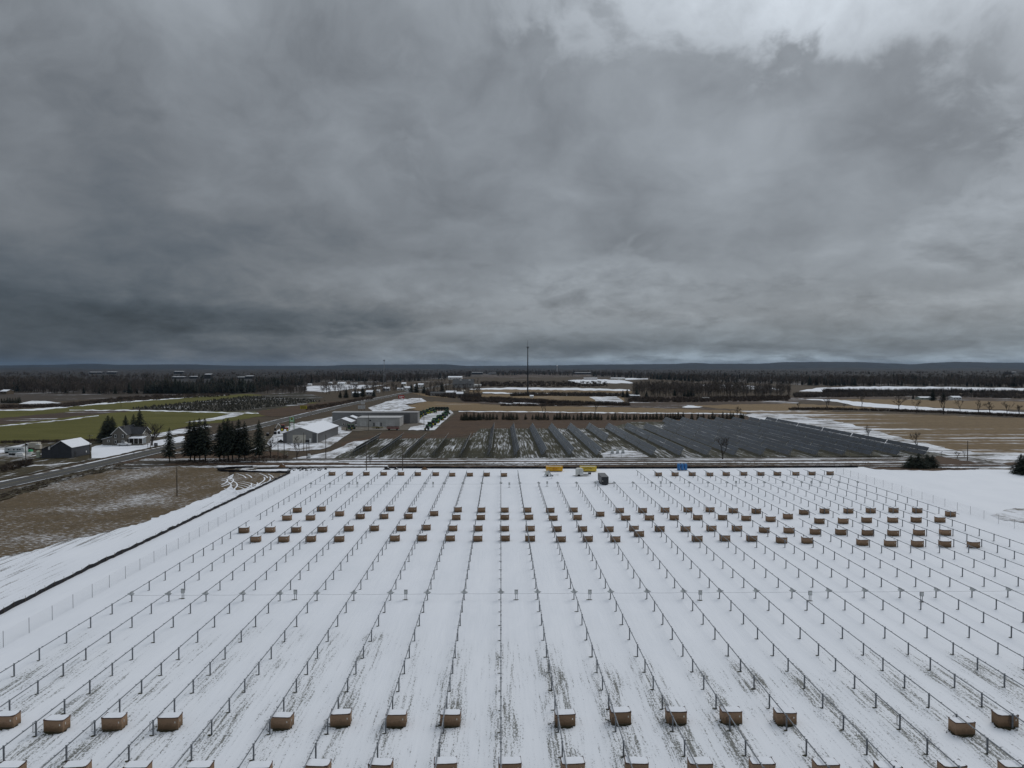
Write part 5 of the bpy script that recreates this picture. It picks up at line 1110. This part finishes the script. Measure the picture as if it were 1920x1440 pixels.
# rows of young spruces behind the older array
n = 0; xx = 870.0
while xx < 1396 and n < 150:
    py = 786.5 + random.uniform(-.7, .5) - max(0, (xx - 1250) * .012)
    plant("young_spruce", xx, py, YSP[n % 4], random.uniform(3.2, 5.4), 4, "young spruce in the planted row behind the older solar array", "young spruce", "planted row of young spruces")
    xx += random.uniform(4.2, 8.2) + (random.uniform(4, 9) if random.random() < .08 else 0); n += 1
for i in range(15): plant("young_spruce", 865 + i * 2.6, 787.5 + random.uniform(-.6, .6), YSP[i % 4], random.uniform(2.4, 4.0), 4, "young spruce in the clump on the russet field by the dealer yard", "young spruce", "clump of young spruces")
for i, px in enumerate((3, 8, 14, 19, 24, 29, 34, 37)): plant("young_spruce", px, 755 + random.uniform(-.5, .5), YSP[i % 4], random.uniform(4, 7), 4, "small conifer on the snow strip before the western wood", "young spruce", "conifers before the western wood")

# masses: tree farm, brush, woods
def fan_field(name, label, mat, pts, shape, parent=None):
    """many small plants as one mesh; shape(n) returns (verts (k,3), tris) templates"""
    V = []; Fc = []; o = 0
    for (x, y, z, s, w_, a, k) in pts:
        v, f = shape[k % len(shape)]; c, sn = math.cos(a), math.sin(a); q = v.copy()
        X_ = (q[:, 0] * c - q[:, 1] * sn) * w_ + x; Y_ = (q[:, 0] * sn + q[:, 1] * c) * w_ + y
        V.append(np.stack([X_, Y_, q[:, 2] * s + z], 1)); Fc.append(f + o); o += len(v)
    V = np.concatenate(V); Fc = np.concatenate(Fc)
    me = bpy.data.meshes.new(name); me.vertices.add(len(V)); me.vertices.foreach_set("co", V.astype(np.float32).ravel())
    me.loops.add(len(Fc) * 3); me.loops.foreach_set("vertex_index", Fc.astype(np.int32).ravel())
    me.polygons.add(len(Fc)); me.polygons.foreach_set("loop_start", np.arange(0, len(Fc) * 3, 3, dtype=np.int32)); me.polygons.foreach_set("loop_total", np.full(len(Fc), 3, dtype=np.int32))
    me.update(); me.validate(); me.materials.append(mat)
    ob = bpy.data.objects.new(name, me); col.objects.link(ob); tag(ob, label, kind="stuff"); return ob
def tmpl_conifer(seed, lay=6, n=6):
    rr = random.Random(seed); v = []; f = []
    for i in range(lay):
        z = .08 + .84 * i / lay; r = .20 * (1 - i / lay) ** .8 + .02; b = len(v); v.append((rr.uniform(-.01, .01), rr.uniform(-.01, .01), min(1, z + .30)))
        for k in range(n): a = 6.283 * (k + rr.uniform(-.3, .3)) / n; q = r * rr.uniform(.6, 1.25); v.append((math.cos(a) * q, math.sin(a) * q, z + rr.uniform(-.04, .03)))
        for k in range(n): f.append((b, b + 1 + k, b + 1 + (k + 1) % n))
    return np.array(v), np.array(f)
def tmpl_bare(seed, n=22):
    rr = random.Random(seed); v = []; f = []
    def blade(p, e, r):
        p = Vector(p); e = Vector(e); d = e - p; s = d.cross(Vector((rr.uniform(-1, 1), rr.uniform(-1, 1), rr.uniform(-.4, .4)))).normalized() * r; b = len(v); v.extend([tuple(p - s), tuple(p + s), tuple(e)]); f.append((b, b + 1, b + 2))
    for a in (0, 1.57): s = (math.cos(a) * .012, math.sin(a) * .012); b = len(v); v.extend([(-s[0], -s[1], -.02), (s[0], s[1], -.02), (rr.uniform(-.03, .03), rr.uniform(-.03, .03), .95)]); f.append((b, b + 1, b + 2))
    for i in range(n):
        z = rr.uniform(.25, .85); a = rr.uniform(0, 6.28); L = rr.uniform(.10, .30) * (1.25 - z); e = (math.cos(a) * L, math.sin(a) * L, min(1.0, z + rr.uniform(.08, .30)))
        blade((0, 0, z), e, .010)
        for k in range(3): q = rr.uniform(.35, 1); m = (e[0] * q, e[1] * q, z + (e[2] - z) * q); blade(m, (m[0] + rr.uniform(-.09, .09), m[1] + rr.uniform(-.09, .09), m[2] + rr.uniform(.02, .15)), .007)
    return np.array(v), np.array(f)
def tmpl_brush(seed, n=16):
    rr = random.Random(seed); v = []; f = []
    for i in range(n):
        a = rr.uniform(0, 6.28); L = rr.uniform(.2, .7); p = (rr.uniform(-.3, .3), rr.uniform(-.3, .3), -.05); e = (p[0] + math.cos(a) * L, p[1] + math.sin(a) * L, rr.uniform(.5, 1)); b = len(v); w_ = rr.uniform(.03, .08)
        v.extend([(p[0] - w_, p[1], p[2]), (p[0] + w_, p[1] + w_, p[2]), e]); f.append((b, b + 1, b + 2))
    return np.array(v), np.array(f)
CON = [tmpl_conifer(s) for s in range(5)]; BRE = [tmpl_bare(s) for s in range(6)]; BRU = [tmpl_brush(s) for s in range(5)]
woodm = pmat("bare_wood", (.078, .064, .054), .95, var=.3, scale=.05); woodp = pmat("pale_bare_wood", (.125, .105, .088), .95, var=.3, scale=.05); conm = pmat("wood_conifer", (.016, .020, .015), .95, var=.4, scale=.06); brushm = pmat("brush", (.085, .064, .050), .95, var=.4, scale=.1)
def scatter_px(poly_fn, n):
    o = []
    for _ in range(n):
        q = poly_fn(); 
        if q: o.append(q)
    return o
def band(x0, x1, ytop, ybot): return lambda: (random.uniform(x0, x1), random.uniform(ytop, ybot))
def brush_band(label, poly, n, h, mat=brushm, wide=1.0):
    pts = []
    for _ in range(n):
        f = random.random(); k = f * (len(poly) - 1); i = min(int(k), len(poly) - 2); u = k - i
        px = poly[i][0] + (poly[i + 1][0] - poly[i][0]) * u; py = poly[i][1] + (poly[i + 1][1] - poly[i][1]) * u + random.uniform(-poly[i][2], poly[i][2])
        X, Y = G(px, py); s = h * random.uniform(.5, 1.2); pts.append((X, Y, -.25, s, s * wide * random.uniform(.8, 1.4), random.uniform(0, 6.28), random.randrange(5)))
    fan_field("brush", label, mat, pts, BRU)
brush_band("dark leafless brush along the pond edge", [(865, 749, 3.5), (920, 750, 4), (960, 752, 2), (1000, 753, 2), (1060, 756, 1.5), (1180, 759, 1.5)], 1500, 3.2, wide=1.3)
brush_band("dark leafless brush below the snowy pond", [(940, 760, .8), (1000, 760.5, .8), (1080, 759, 1.5), (1130, 757, 2)], 500, 2.6)
brush_band("line of leafless shrubs across the tan fields", [(960, 742, .6), (1000, 741, 1), (1060, 741, 1), (1110, 741, 1.2), (1165, 742, 1)], 420, 5.0, woodm)
brush_band("brown thicket in front of the bare wood", [(1180, 750, 4), (1280, 750, 4), (1400, 748, 4), (1480, 747, 4)], 1300, 3.0)
brush_band("low brush along the eastern hedge bank", [(1480, 767, .8), (1600, 768, 1), (1760, 773, 1.2), (1930, 781, 1.5)], 900, 2.2)
brush_band("scrub beyond the eastern snow field", [(1490, 742, 3), (1600, 741, 3), (1700, 740, 3), (1930, 744, 3)], 1500, 4.0, woodm)
brush_band("leafless scrub on the far eastern snow edge", [(1545, 735, 1), (1600, 736, 1.2), (1680, 736, 1.2), (1760, 735, 2), (1930, 737, 3)], 700, 6.0, woodm)
brush_band("dark scrub along the western field edge", [(0, 764, 1.5), (120, 761, 2.5), (200, 752, 4), (300, 745, 3), (430, 740, 1.2)], 1500, 2.8)
brush_band("brush beside the road towards town", [(575, 766, 3), (620, 760, 2.5), (660, 752, 2), (700, 746, 1.5)], 500, 2.2)
brush_band("dead weeds on the bank beside the lane", [(330, 868, 5), (430, 866, 6), (540, 858, 5)], 900, .8)
brush_band("dead weeds along the dirt lane", [(700, 869, 4), (1000, 870, 4), (1300, 870, 4), (1640, 871, 4)], 1400, .55)
brush_band("dead weeds in the roadside ditch", [(0, 930, 5), (100, 902, 4), (200, 878, 4), (330, 858, 5)], 700, .6)
brush_band("dark brush at the foot of the camper yard", [(0, 880, 6), (30, 874, 5), (60, 866, 3)], 130, 1.6)
brush_band("brown brush at the farmyard edge", [(0, 829, 1.5), (90, 828, 1.5), (185, 826, 1.5)], 400, 1.2)
brush_band("dark brush on the bank under the pine clump", [(1690, 879, 1.2), (1750, 879, 1.2), (1835, 880, .8)], 260, .7)
brush_band("dark leafless bushes by the town street", [(800, 738, 3), (860, 744, 2), (900, 744, 2)], 350, 4.5, woodm)
pts = []
for r_ in range(17):                                   # planted rows of small conifers
    f = r_ / 16
    a = G(250 + 175 * f, 766 + 5.2 * f); b = G(470 + 140 * f, 742.5 + 9.0 * f)
    L = math.hypot(b[0] - a[0], b[1] - a[1]); n = int(L / 3.4)
    for i in range(n):
        if random.random() < .12: continue
        u = i / n; s = random.uniform(.9, 2.4); pts.append((a[0] + (b[0] - a[0]) * u + random.uniform(-1, 1), a[1] + (b[1] - a[1]) * u + random.uniform(-2, 2), -.25, s, s * 2.6, random.uniform(0, 6), random.randrange(5)))
fan_field("tree_farm", "planted rows of small dark conifers on the tree farm", pmat("farm_conifer", (.026, .025, .018), .95, var=.5, scale=.1), pts, CON)
pts = []
for _ in range(500): q = (random.uniform(900, 1140), random.uniform(716, 725)); X, Y = G(*q); s = random.uniform(3, 6); pts.append((X, Y, -.25, s, s * 1.3, random.uniform(0, 6), random.randrange(5)))
fan_field("orchard", "dark rows of a far orchard before the woods", brushm, pts, BRU)

clear = [(167, 218, 3200), (326, 344, 3200), (322, 369, 1900), (383, 395, 1900), (444, 474, 1900), (885, 930, 3200), (1078, 1108, 3200), (1898, 1906, 3200)]
front = [(-120, 733), (0, 735), (60, 736), (110, 738), (200, 739), (300, 738), (420, 738.5), (480, 736), (520, 730), (565, 724), (600, 717.5), (640, 714.5), (720, 717.5), (800, 714), (845, 709), (900, 705), (1000, 703), (1100, 705.5), (1190, 709), (1250, 713), (1300, 716), (1480, 721), (1540, 724), (1700, 724), (1920, 726), (2040, 726)]
def fr(px):
    for (a, ya), (b, yb) in zip(front, front[1:]):
        if a <= px <= b: return ya + (yb - ya) * (px - a) / (b - a)
    return 726
bare, pale, con = [], [], []
for _ in range(17500):
    px = random.uniform(-110, 2030); Yf = G(px, fr(px))[1]
    u = random.random(); Yd = Yf + (u ** 1.8) * min(2600, Yf * 1.7)
    X = PX(px, Yd)
    if any(a - 1 <= px <= b + 1 and .62 * c < Yd < c + 15 for a, b, c in clear): continue
    edge = Yd - Yf < 40
    s = random.uniform(8, 18) * (.72 + .42 * (.5 + .5 * math.sin(px * .05 + Yd * .011)) * (.5 + .5 * math.sin(px * .013 - Yd * .006 + 2)) + .1); z = -.3; a = random.uniform(0, 6.28); k = random.randrange(30)
    pc = .8 if 270 < px < 545 and Yd < 1300 else .05 if px < 270 else .10
    if random.random() < .02 + .35 * (math.sin(px * .021) * math.sin(Yd * .004 + px * .01) > .55): pc = max(pc, .6)
    if random.random() < pc: con.append((X, Yd, z, s * random.uniform(.8, 1.1), s * 1.05, a, k))
    elif edge and random.random() < .35: pale.append((X, Yd, z, s, s * 1.1, a, k))
    else: bare.append((X, Yd, z, s, s * 1.5, a, k))
for _ in range(620):                                   # the nearer bare wood behind the array
    px = random.uniform(1187, 1482); f = (px - 1187) / 295; py = random.uniform(729 + f * 4, 744.5); X, Y = G(px, py); s = random.uniform(9, 17) * (1 if px < 1400 else .8)
    (pale if random.random() < .35 else bare).append((X, Y, -.3, s, s * 1.4, random.uniform(0, 6.28), random.randrange(30)))
for _ in range(170): X, Y = G(random.uniform(600, 760), random.uniform(722, 739)); s = random.uniform(6, 11); bare.append((X, Y, -.3, s, s * 1.6, random.uniform(0, 6.28), random.randrange(30)))
for _ in range(150): X, Y = G(random.uniform(790, 900), random.uniform(716, 741)); s = random.uniform(6, 11); bare.append((X, Y, -.3, s, s * 1.6, random.uniform(0, 6.28), random.randrange(30)))
for _ in range(160): X, Y = G(random.uniform(480, 575), random.uniform(730, 739)); s = random.uniform(6, 11); bare.append((X, Y, -.3, s, s * 1.4, random.uniform(0, 6.28), random.randrange(30)))
fan_field("bare_wood", "grey-brown leafless woods spreading to the hills", woodm, bare, BRE)
fan_field("pale_stems", "paler leafless stems along the front of the woods", woodp, pale, BRE)
fan_field("conifer_wood", "dark conifer woods among the leafless trees", conm, con, CON)

# canopy of the farther woods and the blue hills, real relief at real distance
def relief(name, label, mat, d0, d1, nd, hfun, a0=-62, a1=62, na=420, kind="stuff"):
    vs = []; fs = []
    for j in range(nd + 1):
        f = j / nd; d = d0 * (d1 / d0) ** f
        for i in range(na + 1):
            a = R(a0 + (a1 - a0) * i / na); px = 939 + math.tan(a) * F_PX if abs(a) < 1.3 else 0
            vs.append((math.tan(a) * d, d, hfun(px, d, f)))
    for j in range(nd):
        for i in range(na): k = j * (na + 1) + i; fs.append((k, k + 1, k + na + 2, k + na + 1))
    o = MB().add(vs, fs).build(name, mat); tag(o, label, kind=kind); return o
def canopy(px, d, f):
    Yq = G(px, fr(px))[1]
    if d < Yq + 60: return -3.0
    if d < Yq * 1.35 + 200: return -1.0
    for a, b, c in clear:
        if a - 6 <= px <= b + 6 and .62 * c < d < c + 40: return 3.0
    return 8.5 + 3.2 * math.sin(d * .013 + px * .03) + rng.uniform(-3.0, 3.4)
relief("wood_canopy", "continuous brown canopy of the farther woods", pmat("canopy", (.034, .032, .032), 1.0, var=.4, scale=.012), 880, 7600, 70, canopy, na=640)
prof = [(-900, 683), (-300, 684), (0, 685.3), (100, 684.2), (180, 682), (230, 684), (350, 683.2), (450, 685.8), (600, 686), (665, 684), (740, 683.5), (830, 683), (880, 686.2), (930, 685.8), (1040, 685), (1130, 683.5), (1180, 683), (1260, 682.5), (1305, 680.5), (1340, 682), (1420, 682), (1480, 679), (1545, 678.5), (1615, 679), (1680, 681.5), (1715, 683), (1760, 680), (1800, 678.5), (1900, 680), (2300, 681), (3200, 683)]
def hillh(px, D_):
    px = max(-899, min(3199, px))
    for (a, ya), (b, yb) in zip(prof, prof[1:]):
        if a <= px <= b:
            u = (px - a) / (b - a); u = u * u * (3 - 2 * u); return CAM_H + (687.5 - (ya + (yb - ya) * u)) * D_ / F_PX
    return 40
hm = pmat("hill_forest", (.026, .034, .042), 1.0, var=.35, scale=.006)
def hills(px, d, f):
    top = hillh(px, 9800) + rng.uniform(-2.2, 2.2)
    return -5 + (top + 5) * math.sin(min(1, f / .75) * math.pi / 2) ** 1.3
relief("hills", "low forested blue hills along the horizon", hm, 7400, 10800, 16, hills, kind="structure", na=560)
def hills2(px, d, f): return -5 + (5 + 14 + 15 * (.5 + .5 * math.sin(px * .0078 + 1)) * (.6 + .4 * math.sin(px * .021))) * math.sin(f * math.pi) + rng.uniform(-2.2, 2.2)
relief("hills", "lower wooded rise in front of the blue hills", pmat("near_hill_forest", (.028, .031, .034), 1.0, var=.35, scale=.006), 5200, 7000, 10, hills2, kind="structure", na=560)

# ------------------------------------------------------------------ the hazy winter air
hb = MB().box(0, 0, 92, 52000, 52000, 188)
hz_o = hb.build("haze", bpy.data.materials.new("haze")); hz_o["kind"] = "stuff"; hz_o["label"] = "thin cold haze in the air over the plain"
hmm = hz_o.data.materials[0]; hmm.use_nodes = True; hn = NT(hmm.node_tree); hn.n.clear()
pv = hn.node("ShaderNodeVolumePrincipled"); pv.inputs["Color"].default_value = (.30, .50, .78, 1); pv.inputs["Density"].default_value = 2.0e-5; pv.inputs["Anisotropy"].default_value = 0.0
mo = hn.node("ShaderNodeOutputMaterial"); hn.l.new(pv.outputs[0], mo.inputs["Volume"])
